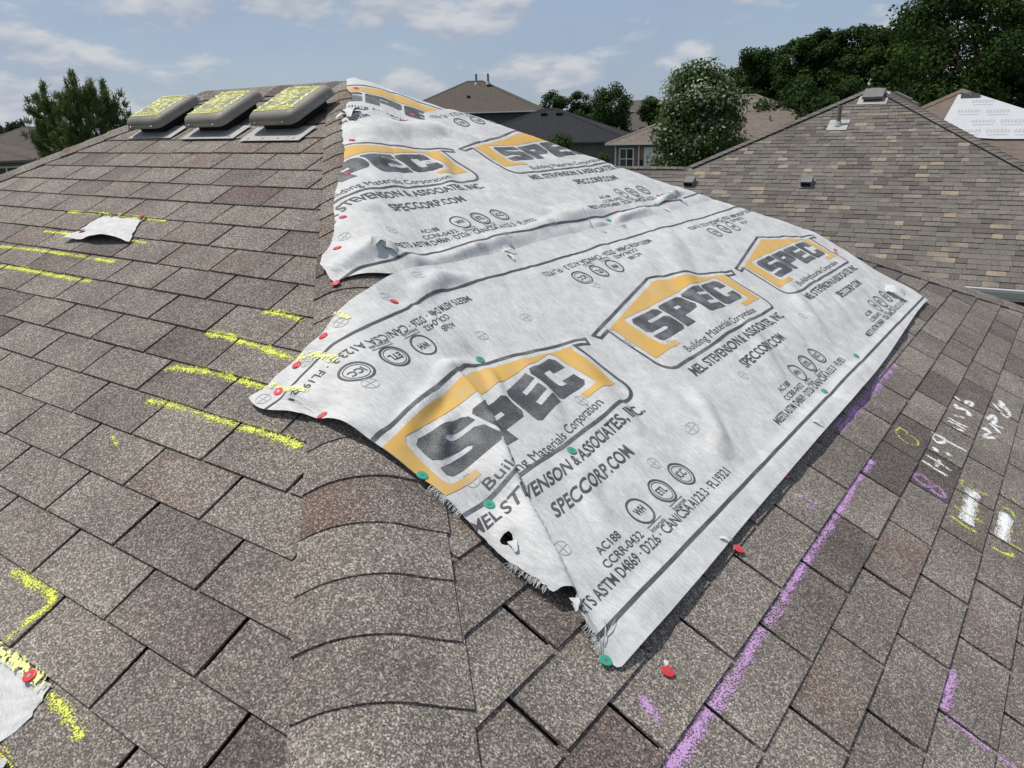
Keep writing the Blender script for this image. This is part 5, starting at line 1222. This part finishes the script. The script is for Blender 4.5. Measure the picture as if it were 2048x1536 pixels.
for i, (x, D, t, w, lb) in enumerate([(20, 190, 238, 90, 'distant rounded tree on the horizon above the taupe house roof'), (70, 200, 246, 80, 'distant low tree on the horizon just beside the pines')]): tree(x, D, t, w, lb, 'far', 2500, .7, 'round', 'distant trees on the left', seed=95+i, crown_lo=.05)
def pine(px, D, top_px, w_px, label, seed, nb=46):
    r = np.random.default_rng(seed); base = at((px, 300), D); base = np.array([base[0], base[1], GROUND]); zt = float(at((px, top_px), D)[2]); Hh = zt-GROUND; R = w_px/FPX*D*.5
    e = empty('pine_tree', base, label, 'tree', 'pines beyond the left hip'); m = MB(); m.tube([base+EZ*Hh*f for f in (0, .3, .6, .85, 1.)], [.20, .15, .09, .045, .012], 9); T = []
    for i in range(nb):
        f = .22+.78*(i/nb)**.9; an = i*2.4+r.uniform(-.4, .4); l = R*(1.10-f)**.55*r.uniform(.65, 1.08)*1.02+.10; a = base+EZ*Hh*min(f, .97)*.93; rise = .55+.35*f
        pts = [a+np.array([math.cos(an)*l*t, math.sin(an)*l*t, l*rise*(t*.15+.85*t**3)]) for t in (0, .35, .7, 1.)]; m.tube(pts, [.05*(1.15-f), .035*(1.15-f)+.006, .02, .008], 5, False)
        for t in np.linspace(.30, 1.08, max(5, int(l*13))):
            p = a+np.array([math.cos(an)*l*min(t, 1), math.sin(an)*l*min(t, 1), l*rise*(t*.15+.85*t**3)]); T.append((p, 1))
            T.append((p+r.normal(0, .08+.05*l, 3)*np.array([1, 1, .6]), 0))
    for k in range(5): T.append((base+EZ*(Hh-.07*k), 1))
    m.build('trunk', BARK, e)
    V, ti = [], []
    for p, _ in T:
        d0 = np.array([p[0]-base[0], p[1]-base[1], 0]); d0 = d0/(np.linalg.norm(d0)+1e-6)*.35+np.array([0, 0, .9]); c = r.normal(.35, .16)
        nq = 34; d = r.normal(0, 1, (nq, 3))*.50+d0; d /= np.linalg.norm(d, axis=1)[:, None]; u = np.cross(d, r.normal(0, 1, (nq, 3))); u /= np.linalg.norm(u, axis=1)[:, None]
        L_ = r.uniform(.10, .19, nq)[:, None]; o = p+r.normal(0, .035, (nq, 3)); w = .011
        V.append(np.stack([o-u*w, o+u*w, o+d*L_+u*w*.5, o+d*L_-u*w*.5], 1).reshape(-1, 3)); ti += list(np.clip(c+r.normal(0, .12, nq), 0, 1))
    Q = np.concatenate(V); k = len(Q)//4; me = bpy.data.meshes.new('crown'); me.vertices.add(4*k); me.vertices.foreach_set('co', Q.astype('f').ravel()); me.loops.add(4*k); me.loops.foreach_set('vertex_index', np.arange(4*k, dtype=np.int32))
    me.polygons.add(k); me.polygons.foreach_set('loop_start', np.arange(0, 4*k, 4, dtype=np.int32)); me.materials.append(LEAF['pine']); me.update(calc_edges=True); me.validate()
    a_ = me.attributes.new('tint', 'FLOAT', 'FACE'); a_.data.foreach_set('value', np.array(ti, 'f')); link('crown', me, e)
pine(172, 24, 150, 130, 'tallest pine beyond the left hip', 1); pine(112, 25, 172, 100, 'pine with a lopsided top beside the tallest pine', 2, 40); pine(228, 24.5, 168, 95, 'short bushy pine beside the nearest box vent', 3, 40)
